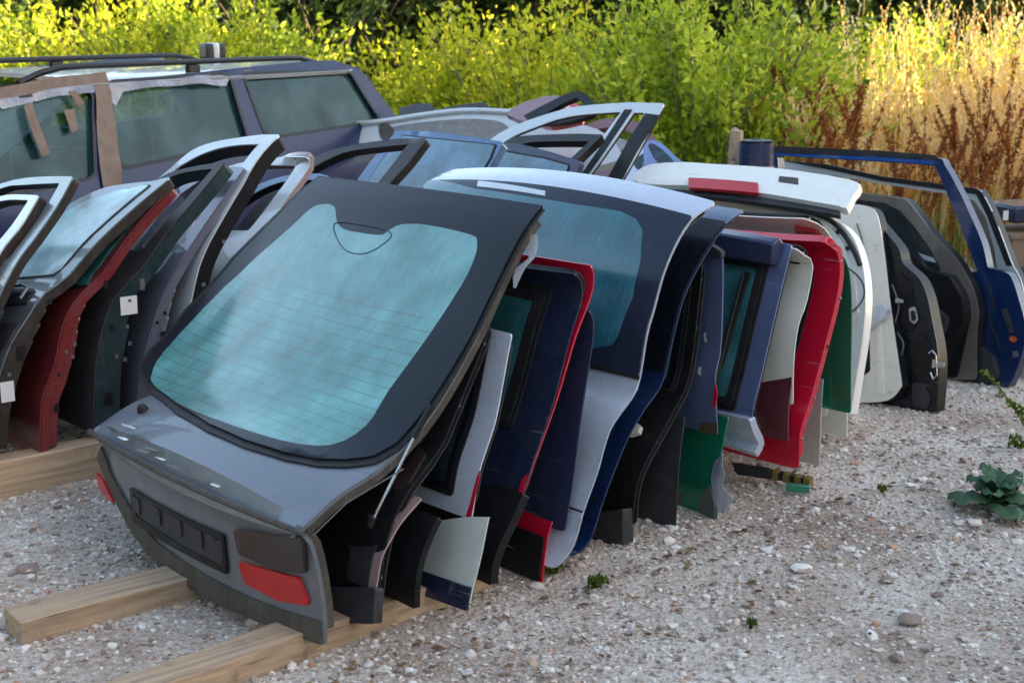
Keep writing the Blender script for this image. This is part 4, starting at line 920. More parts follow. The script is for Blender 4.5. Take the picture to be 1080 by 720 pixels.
# black rounded inner door, taupe framed door, navy framed door, silver framed door
S17 = leanS(1010, 400, .02, 4, 1.1, 1.1, (.02, .02))
door('black door lining with rounded arm rest, behind the door with steel hinges', S17, [(985, 402), (930, 402), (925, 300), (928, 236), (940, 246), (960, 266), (978, 284), (1000, 291), (1008, 303), (1014, 316), (1016, 338), (1008, 355), (1000, 372)], 'black', 'black', group=GR, near=False, jd=.06, rc=.03,
     parts=[('switch_plate', [(981, 315), (988, 313), (989, 326), (983, 335)], 'metal', .006, .005, .003), ('arm_rest', [(960, 330), (990, 325), (1002, 335), (998, 352), (965, 352)], 'darkgrey', .03, .03, .02)])
S18 = leanS(1030, 400, .02, 4, 1.15, 1.2, (.02, .02))
door('taupe framed car door with dark glass, inside the navy door frame', S18, [(1030, 400), (960, 402), (890, 400), (880, 300), (890, 203), (910, 204), (948, 209), (960, 215), (984, 246), (1007, 271), (1019, 290), (1027, 306), (1032, 330), (1030, 350)], 'brown', 'black', group=GR, near=False, jd=.05,
     glass=[([(893, 211), (935, 216), (948, 224), (962, 240), (978, 258), (992, 283), (900, 283)], 'dark_g')], parts=[('lining', [(890, 287), (996, 288), (1015, 300), (1023, 318), (1022, 345), (1010, 398), (895, 398)], 'black', .006, .012, .03), ('sill_trim', [(965, 265), (985, 272), (988, 277), (968, 272)], 'silver', .008, .006, .002)])
S19 = leanS(1064, 408, .0, 6, 1.2, 1.3)
_, t19 = door('deep blue car door with a tall thin window frame, standing at the right end', S19, [(1064, 408), (1040, 404), (985, 400), (835, 398), (812, 300), (814, 155), (860, 157), (930, 161), (987, 166), (997, 175), (1012, 202), (1025, 230), (1036, 256), (1042, 282), (1060, 287), (1067, 293), (1074, 313), (1082, 347), (1076, 380)], 'deepblue', 'navy', group=GR, near=False, jd=.045, rc=.015,
      holes=[[(820, 164), (860, 167), (930, 171), (986, 175), (998, 202), (1020, 258), (1031, 286), (980, 292), (830, 290)]],
      parts=[('frame_stripe', [(816, 161.5), (930, 166), (986, 169.5), (986, 174), (930, 170), (816, 164)], 'blue', .004, .008, .001), ('frame_seal', [(814, 154), (930, 159), (989, 164), (989, 169), (930, 164.5), (814, 161)], 'rubber', .006, .012, .001), ('lining', [(1004, 362), (1036, 364), (1050, 376), (1055, 394), (1050, 404), (1000, 400)], 'darkgrey', .03, .035, .02),
             ('side_lamp', [(1066, 354), (1071, 355), (1073, 359), (1069, 361), (1065, 358)], 'orange', .006, .006, .004), ('lock', [(1068, 370), (1073, 370), (1074, 376), (1069, 377)], 'metal', .004, .006, .003), ('door_pull', [(1056, 325), (1062, 325), (1070, 350), (1066, 352)], 'darkgrey', .008, .01, .003)])
S20 = leanS(1090, 400, .0, 4, 1.2, 1.5)
door('silver topped car door behind the deep blue one, with taupe pillar', S20, [(1085, 400), (1000, 400), (850, 390), (820, 170), (870, 174), (930, 187), (993, 195), (1030, 200), (1036, 204), (1046, 222), (1060, 258), (1068, 279), (1078, 300), (1086, 350)], 'palesilver', 'black', group=GR, near=False, jd=.045, rc=.015,
      holes=[[(835, 182), (870, 184), (930, 194), (990, 203), (1012, 206), (1030, 240), (1040, 285), (900, 290), (845, 290)]],
      parts=[('frame_seal', [(822, 169), (870, 173), (930, 186), (1030, 199), (1036, 203), (1048, 226), (1068, 280), (1062, 280), (1041, 226), (1030, 205), (930, 191), (870, 178)], 'rubber', .006, .012, .001),
             ('pillar_trim', [(1016, 205), (1028, 212), (1040, 230), (1049, 262), (1052, 285), (1040, 285), (1032, 250)], 'brown', .006, .010, .006), ('lining', [(900, 292), (1062, 290), (1078, 310), (1078, 396), (900, 396)], 'black', .006, .010, .02)])

seal_line(S19, [(1044, 300), (1050, 318), (1046, 335), (1052, 352), (1058, 368)], .004, 'rubber', t19, 'cable', .02)
seal_line(S16, [(945, 300), (952, 322), (948, 345), (957, 362), (953, 385), (960, 402)], .004, 'midgrey', t16, 'cable', .03)
seal_line(S15, [(905, 236), (912, 262), (908, 290), (914, 318)], .003, 'rubber', t15, 'cable', .01)
# post and drum behind the stack
g = ground(776, 330, 0); gy = g.y
P0 = ray(776, 136); k = 7.6 / P0.y; top = Vector((P0.x * k, 7.6, CAMH + P0.z * k))
pt = thing('wooden_post', 'weathered wooden post beside the dark drum', 'post', (top.x, top.y, 0))
v_, f_ = tube_mesh([(top.x, top.y, 0), (top.x, top.y, top.z * .6), (top.x + .004, top.y, top.z - .01), (top.x + .01, top.y, top.z)], [.045, .042, .036, .02], 7); mesh_obj('post', v_, f_, WOOD, pt, sharp=25)
P0 = ray(798, 148); k = 7.4 / P0.y; top = Vector((P0.x * k, 7.4, CAMH + P0.z * k))
dr = thing('drum', 'dark blue drum with pale rim standing behind the white spoiler', 'drum', (top.x, top.y, 0))
v_, f_ = tube_mesh([(top.x, top.y, .02), (top.x, top.y, top.z - .14), (top.x, top.y, top.z - .01), (top.x, top.y, top.z), (top.x, top.y, top.z - .012)], [.085, .09, .09, .086, .07], 24); mesh_obj('body', v_, f_, 'navy2', dr, sharp=50)
v_, f_ = tube_mesh([(top.x, top.y, top.z - .155), (top.x, top.y, top.z - .125)], [.093, .093], 24); mesh_obj('band', v_, f_, 'pink', dr, sharp=50)
# boxes at the right edge
for (px, py, zz, sx, sy, h, m, lb) in [(1080, 265, .62, .42, .34, .24, 'card', 'brown crate with a white tag at the far right edge'), (1085, 222, .92, .40, .3, .09, 'navy', 'dark blue bag on top of the brown crate'), (1084, 310, .28, .44, .36, .32, 'olive', 'dusty box below the brown crate at the right edge')]:
    P0 = ray(px, py); k = 7.9 / P0.y; x, y, z = P0.x * k, 7.9, CAMH + P0.z * k
    b = thing('crate' if 'bag' not in lb else 'bag', lb, 'crate' if 'bag' not in lb else 'bag', (x, y, 0)); v_, f_ = box_mesh(x, y, z, sx, sy, h, .3); mesh_obj('body', v_, f_, m, b, bevel=.015)
    if m == 'card':
        v_, f_ = box_mesh(x, y, z + h / 2 - .01, sx + .02, sy + .02, .03, .3); mesh_obj('rim', v_, f_, m, b, bevel=.006)
        P0 = ray(1060, 227); k = 7.69 / P0.y; v_, f_ = box_mesh(P0.x * k, 7.68, CAMH + P0.z * k, .03, .006, .05, .3); mesh_obj('tag', v_, f_, 'paper', b)
    if m == 'olive':
        v_, f_ = box_mesh(x, y, z + h / 2 + .012, sx + .03, sy + .03, .02, .3); mesh_obj('lid', v_, f_, 'darkgrey', b, bevel=.004)

# ------------------------------------------------------------------ estate car behind the left row
CA = Vector((-.79, 8.7, 0)); CD = Vector((1.05, 2.0, 0)).normalized()      # nose to tail runs away from the camera
class CarFrame(Frame):
    def __init__(s): s.O = CA; s.W = -CD; s.R = Vector((-CD.y, CD.x, 0)).normalized()
CF = CarFrame()
if CF.R.x > 0: CF.R = -CF.R
car = thing('estate_car', 'dark blue estate car with roof rails and taped plastic over its front window', 'car', (CF.world(.85, 2.2, 0)[0], CF.world(.85, 2.2, 0)[1], 0))
WID = 1.68
side = [(.04, .22), (.0, .32), (-.02, .55), (-.02, .80), (.01, .93), (.04, 1.02), (.12, 1.26), (.14, 1.335), (.165, 1.39)]
SC = Surf(side, -.55, 4.7, (0, 0), CF, px=False)
win = [[(400, 126), (396, 128), (285, 145), (278, 138), (256, 80), (262, 77), (364, 75), (370, 78)],
       [(241, 80), (262, 148), (257, 151), (135, 176), (127, 174), (115, 92), (119, 86), (232, 78)],
       [(97, 95), (100, 184), (94, 188), (-20, 212), (-70, 216), (-50, 160), (-25, 118), (0, 104)]]
def px_side(p): return SC.inv(*p)
rear_c = SC.poly([(330, 64), (352, 64), (378, 72), (392, 88), (410, 112), (424, 130)])
wr = [p for p in rear_c]
outl = [(-.45, SC.vz(.25))] + [(-.50, SC.vz(.80))] + wr[::-1] + [(2.15, SC.L), (2.75, SC.vz(1.30)), (3.35, SC.vz(.98)), (4.05, SC.vz(.88)), (4.1, SC.vz(.3))]
warch = [[(a_ + .34 * math.cos(t), SC.vz(.22) + max(0, .33 * math.sin(t)) + .0) for t in [math.pi * k / 10 for k in range(11)]] for a_ in (.45, 3.15)]
outl = [(-.45, SC.vz(.24))] + [(-.50, SC.vz(.80))] + wr[::-1] + [(2.15, SC.L), (2.75, SC.vz(1.30)), (3.35, SC.vz(.98)), (4.05, SC.vz(.88)), (4.1, SC.vz(.24))] + [(3.15 - .34 * math.cos(math.pi * k / 10) * -1, SC.vz(.24) + .36 * math.sin(math.pi * k / 10)) for k in range(11)] + [(.45 + .34 * math.cos(math.pi * k / 10), SC.vz(.24) + .36 * math.sin(math.pi * k / 10)) for k in range(11)]
winw = [SC.poly(w_) for w_ in win]
panel('side_body', SC, outl, 'wagonblue', car, th=.03, holes=winw, hr=.035, grid=.12, bevel=.004)
for i, w_ in enumerate(winw):
    f_ = fillet(w_, .035); c_ = (sum(p[0] for p in f_) / len(f_), sum(p[1] for p in f_) / len(f_))
    big = [(c_[0] + (p[0] - c_[0]) * 1.03, c_[1] + (p[1] - c_[1]) * 1.05) for p in f_]
    wn_ = panel('side_window', SC, big, 'wag_g', car, off=-.018, th=.004, bevel=0, grid=.1)
    panel('window_trim', SC, [(c_[0] + (p[0] - c_[0]) * 1.025, c_[1] + (p[1] - c_[1]) * 1.045) for p in f_], 'rubber', car, off=.003, th=.004, holes=[[(c_[0] + (p[0] - c_[0]) * .985, c_[1] + (p[1] - c_[1]) * .97) for p in f_]], hr=0, bevel=0)
class MirrorFrame(CarFrame):
    def world(s, r, w, z): return s.O + s.R * (WID - r) + s.W * w + Vector((0, 0, z))
SCm = Surf(side, -.55, 4.7, (0, 0), MirrorFrame(), px=False)
panel('side_body', SCm, outl, 'wagonblue', car, th=.03, holes=winw, hr=.035, grid=.12, bevel=.004)
for w_ in winw:
    c_ = (sum(p[0] for p in w_) / len(w_), sum(p[1] for p in w_) / len(w_))
    panel('side_window', SCm, [(c_[0] + (p[0] - c_[0]) * 1.03, c_[1] + (p[1] - c_[1]) * 1.05) for p in w_], 'far_g', car, off=-.018, th=.004, bevel=0, grid=.1)
rp = [(.15, 1.385), (.20, 1.405), (.34, 1.42), (.60, 1.435), (.84, 1.44), (1.08, 1.435), (1.34, 1.42), (1.48, 1.405), (1.53, 1.385)]
SR = Surf(rp, -.1, 2.5, (0, 0), CF, px=False)
panel('roof', SR, [(.0, 0), (-.02, SR.L / 2), (.0, SR.L), (2.2, SR.L), (2.3, SR.L / 2), (2.2, 0)], 'roofsky', car, th=.02, grid=.15, rc=.04, bevel=.004)
# back, bonnet, windscreen, floor
def quad_strip(name, rows, m):
    V = []; Fc = []
    for r_ in rows: V += r_
    n = len(rows[0])
    for i in range(len(rows) - 1):
        for k in range(n - 1): a_ = i * n + k; Fc.append([a_, a_ + 1, a_ + n + 1, a_ + n])
    return mesh_obj(name, V, Fc, m, car)
rr = [.06, .3, .84, 1.38, 1.62]
quad_strip('back_door', [[CF.world(min(max(r_, .06 + k_), WID - .06 - k_), w_ + .08 * abs(r_ - .84), z_) for r_ in rr] for w_, z_, k_ in ((-.52, .35, 0), (-.56, .8, 0), (-.48, .95, 0), (-.1, 1.35, .14), (.02, 1.40, .14))], 'wagonblue')
quad_strip('bonnet', [[CF.world(r_, w_ - .12 * abs(r_ - .84), z_ - .05 * abs(r_ - .84)) for r_ in rr] for w_, z_ in ((3.1, .99), (3.5, .96), (4.0, .86), (4.2, .7), (4.2, .3))], 'wagonblue')
quad_strip('windscreen', [[CF.world(.06 + (r_ - .06) * (1 - .14 * k_) + .11 * k_, w_ - .1 * abs(r_ - .84), z_) for r_ in rr] for w_, z_, k_ in ((3.15, .98, 0), (2.25, 1.39, 1))], 'dark_g')
v_, f_ = box_mesh(*CF.world(.84, 1.8, .3), 4.3, 1.45, .08, math.atan2(CF.W.y, CF.W.x)); mesh_obj('floor_pan', v_, f_, 'black', car)
for w_ in (1.15, 2.15):
    for r_ in (.42, 1.24):
        v_, f_ = box_mesh(*CF.world(r_, w_, .78), .16, .50, .62, math.atan2(CF.W.y, CF.W.x)); st_ = mesh_obj('seat_back', v_, f_, 'darkgrey', car, bevel=.05)
for a_ in (.45, 3.15):
    for r_ in (.10, WID - .10):
        c = CF.world(r_, a_, .30); n_ = CF.R
        P = [c - n_ * .09, c - n_ * .08, c + n_ * .08, c + n_ * .09]; v_, f_ = tube_mesh(P, [.27, .30, .30, .27], 28); wh = mesh_obj('wheel', v_, f_, 'rubber', car)
        v_, f_ = tube_mesh([c - n_ * .094, c - n_ * .088], [.17, .19], 24); h_ = mesh_obj('rim', v_, f_, 'metal', None, origin=(0, 0, 0)); h_.parent = wh; h_.location = -Vector(wh.parent.location)
# roof rails
def rail(r, w0, w1, name='roof_rail'):
    pts = []; n = 18
    for i in range(n + 1):
        q = i / n; e = min(1, min(q, 1 - q) * 7); pts.append(CF.world(r, w0 + (w1 - w0) * q, 1.40 + .065 * (1 - (1 - e) ** 2)))
    rl = tube(name, pts, .015, 'black', car, 8)
    for q in (.5,):
        c = CF.world(r, w0 + (w1 - w0) * q, 1.42); v_, f_ = box_mesh(c.x, c.y, c.z, .09, .03, .06, math.atan2(CF.W.y, CF.W.x)); mesh_obj('rail_foot', v_, f_, 'black', car, bevel=.006)
rail(.27, .12, 2.50); rail(1.30, -.06, 2.50)
# tape and torn wrap
onC = lambda name, pts, m, off=.006, jit=0, **k: panel(name, SC, SC.poly(pts), m, car, off=off, th=.001, grid=.03, bevel=0, jitter=jit, **k)
onC('brown_tape', [(96, 78), (110, 77), (115, 92), (127, 176), (126, 198), (108, 202), (104, 178), (100, 110)], 'kraft', .008, .008)
onC('brown_tape', [(-10, 95), (60, 82), (100, 78), (101, 90), (60, 94), (-10, 108)], 'kraft', .010, .008)
onC('plastic_wrap', [(-10, 108), (60, 94), (98, 90), (98, 99), (60, 102), (0, 116)], 'plasticfilm', .012, .02)
onC('plastic_wrap', [(114, 90), (160, 86), (232, 79), (241, 82), (238, 91), (200, 90), (150, 94), (128, 98), (122, 112), (117, 108)], 'plasticfilm', .012, .02)
onC('tape_scrap', [(24, 112), (33, 108), (40, 135), (51, 163), (42, 166), (33, 145)], 'kraft', .012, .012)
onC('tape_scrap', [(66, 117), (78, 115), (81, 137), (74, 141)], 'kraft', .012, .012)
onC('tape_scrap', [(70, 98), (77, 97), (86, 110), (82, 114)], 'kraft', .014, .012)
# parcel lashed on the far rail
c = CF.world(1.28, -.10, 1.47)
pc = thing('parcel', 'small dark bundle with pale strap on the roof rail of the estate car', 'parcel', (c.x, c.y, c.z - .06)); v_, f_ = box_mesh(c.x, c.y, c.z + .01, .13, .17, .10, .5); mesh_obj('bundle', v_, f_, 'darkgrey', pc, bevel=.02)
v_, f_ = box_mesh(c.x, c.y, c.z + .01, .04, .178, .108, .5); mesh_obj('strap', v_, f_, 'palesilver', pc, bevel=.01)

# ------------------------------------------------------------------ plants
def leaf_mat(name, stops, trans=.34, tcol=1.4, rough=.5, clump=2.8):
    m, N, L, P = mat(name)
    ge = N.new('ShaderNodeNewGeometry'); r = ramp(N, stops); tc = N.new('ShaderNodeTexCoord'); nn = noisen(N, L, clump, 2, tc.outputs['Object']); f = math_(N, L, 'ADD', math_(N, L, 'MULTIPLY', ge.outputs['Random Per Island'], .5), math_(N, L, 'MULTIPLY_ADD', nn.outputs['Fac'], 2.2) if False else math_(N, L, 'MULTIPLY', math_(N, L, 'SUBTRACT', nn.outputs['Fac'], .32), 1.5), True)
    L.new(f, r.inputs[0])
    L.new(r.outputs[0], P.inputs['Base Color']); P.inputs['Roughness'].default_value = rough; P.inputs['Specular IOR Level'].default_value = .3
    t = N.new('ShaderNodeBsdfTranslucent'); g = N.new('ShaderNodeVectorMath'); g.operation = 'SCALE'; g.inputs[3].default_value = tcol; L.new(r.outputs[0], g.inputs[0]); L.new(g.outputs[0], t.inputs[0])
    mx = N.new('ShaderNodeMixShader'); mx.inputs[0].default_value = trans; L.new(P.outputs[0], mx.inputs[1]); L.new(t.outputs[0], mx.inputs[2]); L.new(mx.outputs[0], N['Material Output'].inputs[0])
    return m
LEAF = leaf_mat('willow leaves', [(0, (.05, .085, .008)), (.25, (.22, .28, .012)), (.55, (.50, .52, .018)), (1, (.78, .70, .06))])
LEAF3 = leaf_mat('fresh green leaves', [(0, (.04, .075, .010)), (.25, (.16, .25, .016)), (.58, (.38, .46, .025)), (1, (.66, .66, .09))])  # darkest stop lowered to paint shaded gaps among the leaves
LEAF2 = leaf_mat('bramble leaves', [(0, (.05, .10, .012)), (.5, (.20, .28, .014)), (1, (.42, .44, .02))])
LEAFD = leaf_mat('shade dark leaves', [(0, (.012, .028, .008)), (.6, (.03, .055, .012)), (1, (.06, .09, .015))], .25)  # leaf colour darkened for the deep shade of the far trees
BARK = paint('twig bark', (.13, .09, .06), 0, .8, .3, 0, 0)
def shrub_mesh(seed, h, rad_, shoots, per, ls, droop=.25, spread=.75, low=.12):
    """shoots fan out of the ground, each bearing leaves along its upper part"""
    r = np.random.default_rng(seed); V = []; Fc = []; SV = []; SF = []
    for s_ in range(shoots):
        a = r.random() * 6.283; b = r.random() ** .6; base = np.array([math.cos(a) * rad_ * .35 * b, math.sin(a) * rad_ * .35 * b, 0])
        hh = h * (.45 + .55 * r.random()) * (1 - .30 * b * b); out = rad_ * spread * b * (.6 + .6 * r.random())
        ca, sa = math.cos(a + (r.random() - .5)), math.sin(a + (r.random() - .5)); n = 7; P = []
        for i in range(n + 1):
            q = i / n; P.append(base + np.array([ca * out * q ** 1.3, sa * out * q ** 1.3, hh * q - droop * hh * .3 * b * q ** 3]) + (r.random(3) - .5) * .05 * h * .3 * (q > 0))
        if s_ % 2 == 0:
            v_, f_ = tube_mesh([Vector(p) for p in P], [.011 * (1 - i / (n + 2)) * (h / 2) for i in range(n + 1)], 4, False); k = len(SV); SV += v_; SF += [[i + k for i in q] for q in f_]
        P = np.array(P)
        for _ in range(per):
            q = (low + (1 - low) * r.random() ** .75) * n; i = min(int(q), n - 1); c = P[i] + (P[i + 1] - P[i]) * (q - i)
            t = P[i + 1] - P[i]; t /= np.linalg.norm(t) + 1e-9
            c = c + (r.random(3) - .5) * .16 * (h / 2)
            d = t * (.5 + .4 * r.random()) + (r.random(3) - .5) * 1.7; d /= np.linalg.norm(d) + 1e-9
            sd_ = np.cross(d, r.random(3) - .5); sd_ /= np.linalg.norm(sd_) + 1e-9
            l = ls * (.6 + .8 * r.random()); w = l * .26; up = np.cross(d, sd_) * l * .08
            k = len(V); V += [c, c + d * l * .45 + sd_ * w + up, c + d * l - up, c + d * l * .45 - sd_ * w + up]; Fc.append([k, k + 1, k + 2, k + 3])
    return V, Fc, SV, SF
def quick(name, V, Fc, m):
    me = bpy.data.meshes.new(name); me.from_pydata([tuple(v) for v in V], [], Fc); me.materials.append(m); me.update(); return me
SH = []
for sd_, (h, rd, n, per, ls, dr_, sp, lo, lm) in enumerate([(2.2, 1.15, 210, 95, .066, .12, .85, .10, LEAF3), (2.3, 1.3, 200, 90, .060, .5, .9, .05, LEAF2), (4.2, 2.2, 210, 90, .13, .5, .8, .03, LEAFD), (2.1, 1.1, 170, 85, .062, .2, .9, .12, LEAF)]):
    V, Fc, SV, SF = shrub_mesh(11 + sd_, h, rd, n, per, ls, dr_, sp, lo); SH.append((quick('foliage', V, Fc, lm), quick('stems', SV, SF, BARK)))
def shrub(kind, x, y, s, label, group, name='shrub', cat='shrub', rot=None, sz=None):
    t = thing(name, label, cat, (x, y, -.02), group); t.scale = (s, s, sz or s); t.rotation_euler = (0, 0, rng.random() * 6.28 if rot is None else rot)
    for me, nm in zip(SH[kind], ('foliage', 'stems')):
        o = bpy.data.objects.new(nm, me); col.objects.link(o); o.parent = t
GB = 'sunlit shrubs along the back of the yard'; GT = 'dark trees behind the shrubs'
for i, (k, x, y, s, lb) in enumerate([
    (0, 1.45, 11.4, 1.02, 'bright green willow shrub with upright leafy shoots, biggest, just left of the dry grass'),
    (3, .35, 12.4, 1.0, 'yellow green shrub directly behind the tallest pale door frame'),
    (1, 2.55, 12.9, .78, 'darker green shrub half hidden where the dry grass begins'),
    (3, -.5, 13.2, .94, 'yellow green shrub above the upturned white bumper'),
    (3, -1.5, 12.4, .62, 'low thin shrub with bare twigs right beside the back of the estate car'),
    (0, -2.7, 13.4, 1.0, 'bright shrub above the back of the estate car roof'),
    (3, -3.3, 13.2, 1.05, 'bright yellow shrub behind the bundle on the roof rail'),
    (1, -4.3, 13.9, .88, 'dull green shrub above the front of the estate car roof'),
    (1, -5.4, 14.6, .95, 'shaded shrub at the far left edge of the picture'),
    (0, 5.0, 14.2, .80, 'green shrub behind the tall dry grass near the right edge'),
    (0, 3.9, 14.4, .86, 'green shrub rising behind the middle of the dry grass')]):
    shrub(k, x, y, s, lb, GB, rot=i * 1.3)
for i, (x, y, s) in enumerate([(-8.5, 17.5, 1), (-6.4, 16.8, 1.05), (-4.3, 18, .95), (-2.2, 17, 1.05), (0, 17.6, 1), (2.1, 16.8, 1.05), (4.2, 17.5, 1), (6.3, 17.2, 1.05), (8.2, 18, 1)]):
    shrub(2, x, y, s, ['dark tree at the top left corner', 'dark tree behind the front of the estate car', 'dark tree behind the bundle on the car roof', 'dark tree above the dark gap between the shrubs', 'dark tree behind the middle shrubs', 'dark tree above the big willow shrub', 'dark tree above the left part of the dry grass', 'dark tree above the right part of the dry grass', 'dark tree at the top right corner'][i], GT, 'tree', 'tree', rot=i * 2.1)
for i, (x, y, s, lb) in enumerate([(-13, 9, 1.3, 'unseen added tree left of the yard beyond the estate car'), (-14, 4, 1.4, 'unseen added tree outside the left edge of the yard'), (-13, -1, 1.3, 'unseen added tree behind the photographer on the left'), (-8, -6, 1.4, 'unseen added tree behind the photographer left of centre'), (-2, -8, 1.3, 'unseen added tree straight behind the photographer'), (4, -8, 1.4, 'unseen added tree behind the photographer on the right')]):
    shrub(2, x, y, s, lb, 'unseen trees added around the yard to darken the low sky', 'tree', 'tree', rot=i * 1.7, sz=s * 1.2)  # unseen trees, added to darken the low sky and raise contrast
V, Fc = [], []
r_ = np.random.default_rng(5)
def blades(n, xr, yr, hmin, hmax, wid, dens=None, lean=.22, head=0, hp=None):
    V = []; Fc = []
    for _ in range(n):
        x = xr[0] + (xr[1] - xr[0]) * r_.random(); y = yr[0] + (yr[1] - yr[0]) * r_.random()
        if noise.noise(Vector((x * 1.1, y * 1.1, 9))) < -.28: continue
        h = (hmin + (hmax - hmin) * r_.random()) * (1 if hp is None else max(.42, hp(x, y) + .08)); a = r_.random() * 6.283; b = a + 1.57; L_ = h * lean * (.3 + r_.random() * 1.4)
        dx, dy = math.cos(a) * L_, math.sin(a) * L_; wx, wy = math.cos(b) * wid, math.sin(b) * wid; k = len(V)
        for q in (0, .4, .75, 1):
            w = (1, .9, .6, .15)[(0, .4, .75, 1).index(q)]; cx, cy, cz = x + dx * q * q, y + dy * q * q, h * q * (1 - .12 * q)
            V += [(cx - wx * w, cy - wy * w, cz), (cx + wx * w, cy + wy * w, cz)]
        for i in range(3): Fc.append([k + 2 * i, k + 2 * i + 1, k + 2 * i + 3, k + 2 * i + 2])
        if head and r_.random() < head:          # drooping seed head: a tuft of short spikelets on the stalk's end
            for j in range(9):
                q = 1 - j * .022; cx, cy, cz = x + dx * q * q, y + dy * q * q, h * q * (1 - .12 * q); e = .018 + .012 * r_.random(); aa = r_.random() * 6.283; k = len(V)
                V += [(cx, cy, cz - .006), (cx + math.cos(aa) * e, cy + math.sin(aa) * e, cz + .022), (cx + math.cos(aa) * e * .3, cy + math.sin(aa) * e * .3, cz + .034)]; Fc.append([k, k + 1, k + 2])
    return V, Fc
STRAW = leaf_mat('dry straw', [(0, (.58, .22, .03)), (.25, (.78, .44, .11)), (.55, (.88, .68, .30)), (1, (.94, .86, .58))], .45, 1.1, .6, 1.3)
RUSTY = leaf_mat('rust seed heads', [(0, (.10, .022, .008)), (.5, (.26, .07, .015)), (1, (.46, .17, .03))], .3, 1.2)
WEED = leaf_mat('green weeds', [(0, (.04, .08, .01)), (.6, (.12, .17, .02)), (1, (.25, .25, .04))], .4)
def hprof(x, y): return .78 + .10 * (x - 3.5) + .55 * noise.noise(Vector((x * 1.6, y * 1.6, 2)))
V, Fc = blades(9800, (1.95, 6.6), (10.5, 12.8), .75, 1.55, .0040, head=.6, lean=.30, hp=hprof)
v_, f_ = blades(520, (2.6, 6.8), (11.2, 12.8), 1.5, 2.15, .0045, head=.9, lean=.16, hp=None); k = len(V); V += v_; Fc += [[i + k for i in q] for q in f_]
o = bpy.data.objects.new('dry_grass', quick('dry_grass', V, Fc, STRAW)); col.objects.link(o); tag(o, 'tall golden dry grass glowing in the sun behind the doors', 'grass', kind='stuff')
V, Fc = blades(9000, (-7, 7), (9.9, 12.6), .15, .75, .006)
o = bpy.data.objects.new('weeds', quick('weeds', V, Fc, WEED)); col.objects.link(o); tag(o, 'green and yellow weeds at the foot of the shrubs and dry grass', 'weeds', kind='stuff')
def dock_mesh(seed, h):
    r = np.random.default_rng(seed); SV = []; SF = []; V = []; Fc = []
    for b in range(7):
        a = r.random() * 6.283; st_ = 0 if b == 0 else h * (.25 + .4 * r.random()); ln = (h - st_) * (.95 if b == 0 else .7); o_ = .06 if b == 0 else .45
        P = [Vector((math.cos(a) * ln * o_ * q ** 1.2, math.sin(a) * ln * o_ * q ** 1.2, st_ + ln * q)) for q in (0, .3, .6, 1)]
        v_, f_ = tube_mesh(P, [.006, .005, .004, .002], 4, False); k = len(SV); SV += v_; SF += [[i + k for i in q] for q in f_]
        for j in range(260):
            q = .15 + .85 * r.random(); q = round(q * 12) / 12 + (r.random() - .5) * .04; q = min(max(q, .05), 1)
            i = min(int(q * 3), 2); c = P[i].lerp(P[i + 1], q * 3 - i) + Vector((r.random(3) - .5)) * .05 * (1.25 - q)
            d = Vector(r.random(3) - .5).normalized() * .013; e = Vector(r.random(3) - .5).normalized() * .010; k = len(V); V += [c, c + d, c + d + e, c + e]; Fc.append([k, k + 1, k + 2, k + 3])
    return quick('seed_clusters', V, Fc, RUSTY), quick('stalk', SV, SF, RUSTY)
DM = [dock_mesh(40 + i, 1.15) for i in range(3)]
for i, (px, ytop, D, lb) in enumerate([(905, 70, 10.3, 'dark rusty dock plant left of the middle of the dry grass'), (868, 60, 10.9, 'rusty dock plant at the left side of the dry grass'), (985, 105, 10.1, 'rusty dock plant behind the corner of the navy door frame'), (1012, 95, 10.3, 'dark dock plant above the silver topped door'),
        (1045, 62, 10.4, 'tall rusty dock plant near the right edge'), (1072, 92, 10.0, 'dark dock plant at the right edge above the crates'), (836, 48, 11.0, 'orange brown dock plant where willow shrub and dry grass meet'), (1062, 40, 11.2, 'orange red dock plant high at the right edge'), (948, 118, 10.0, 'small dark dock plant behind the navy door window'), (815, 70, 10.9, 'orange seed stalks poking out of the right side of the willow shrub'), (850, 95, 10.4, 'rusty dock plant just above the right half of the white spoiler'), (1030, 130, 9.9, 'dark low dock plant right of the navy door frame'), (885, 105, 10.0, 'dark bent dock plant above the white spoiler tip')]):
    P0 = ray(px, ytop); k = D / P0.y; x, z = P0.x * k, CAMH + P0.z * k
    t = thing('dock_plant', lb, 'plant', (x, D, 0), 'rusty dock plants in the dry grass'); s = z / 1.12; t.scale = (s, s, s); t.rotation_euler = (0, 0, i * 1.9)
    for me, nm in zip(DM[i % 3], ('seed_clusters', 'stalk')): o = bpy.data.objects.new(nm, me); col.objects.link(o); o.parent = t
# weeds on the gravel
MUL = paint('mullein leaf', (.04, .105, .045), 0, .75, .2, 0, 0, (.14, .20, .12))
def leaf_blade(base, az, L_, W_, rise, curl, n=7):
    V = []; Fc = []
    for i in range(n + 1):
        q = i / n; w = W_ * math.sin(math.pi * min(1, q * .93 + .06)) ** .7; d = L_ * q; z = rise * math.sin(q * 1.9) - curl * q * q
        for s_, dz in ((-1, .0), (-.5, .012), (0, -.004), (.5, .012), (1, 0)):
            wz = dz + .008 * math.sin(q * 17 + s_ * 3); V.append((base[0] + math.cos(az) * d - math.sin(az) * w * s_, base[1] + math.sin(az) * d + math.cos(az) * w * s_, base[2] + z + wz))
    for i in range(n):
        for k in range(4): a_ = i * 5 + k; Fc.append([a_, a_ + 1, a_ + 6, a_ + 5])
    return V, Fc
g = ground(1050, 535)
t = thing('mullein', 'grey green rosette weed with broad leaves on the gravel at the right', 'plant', (g.x, g.y, 0))
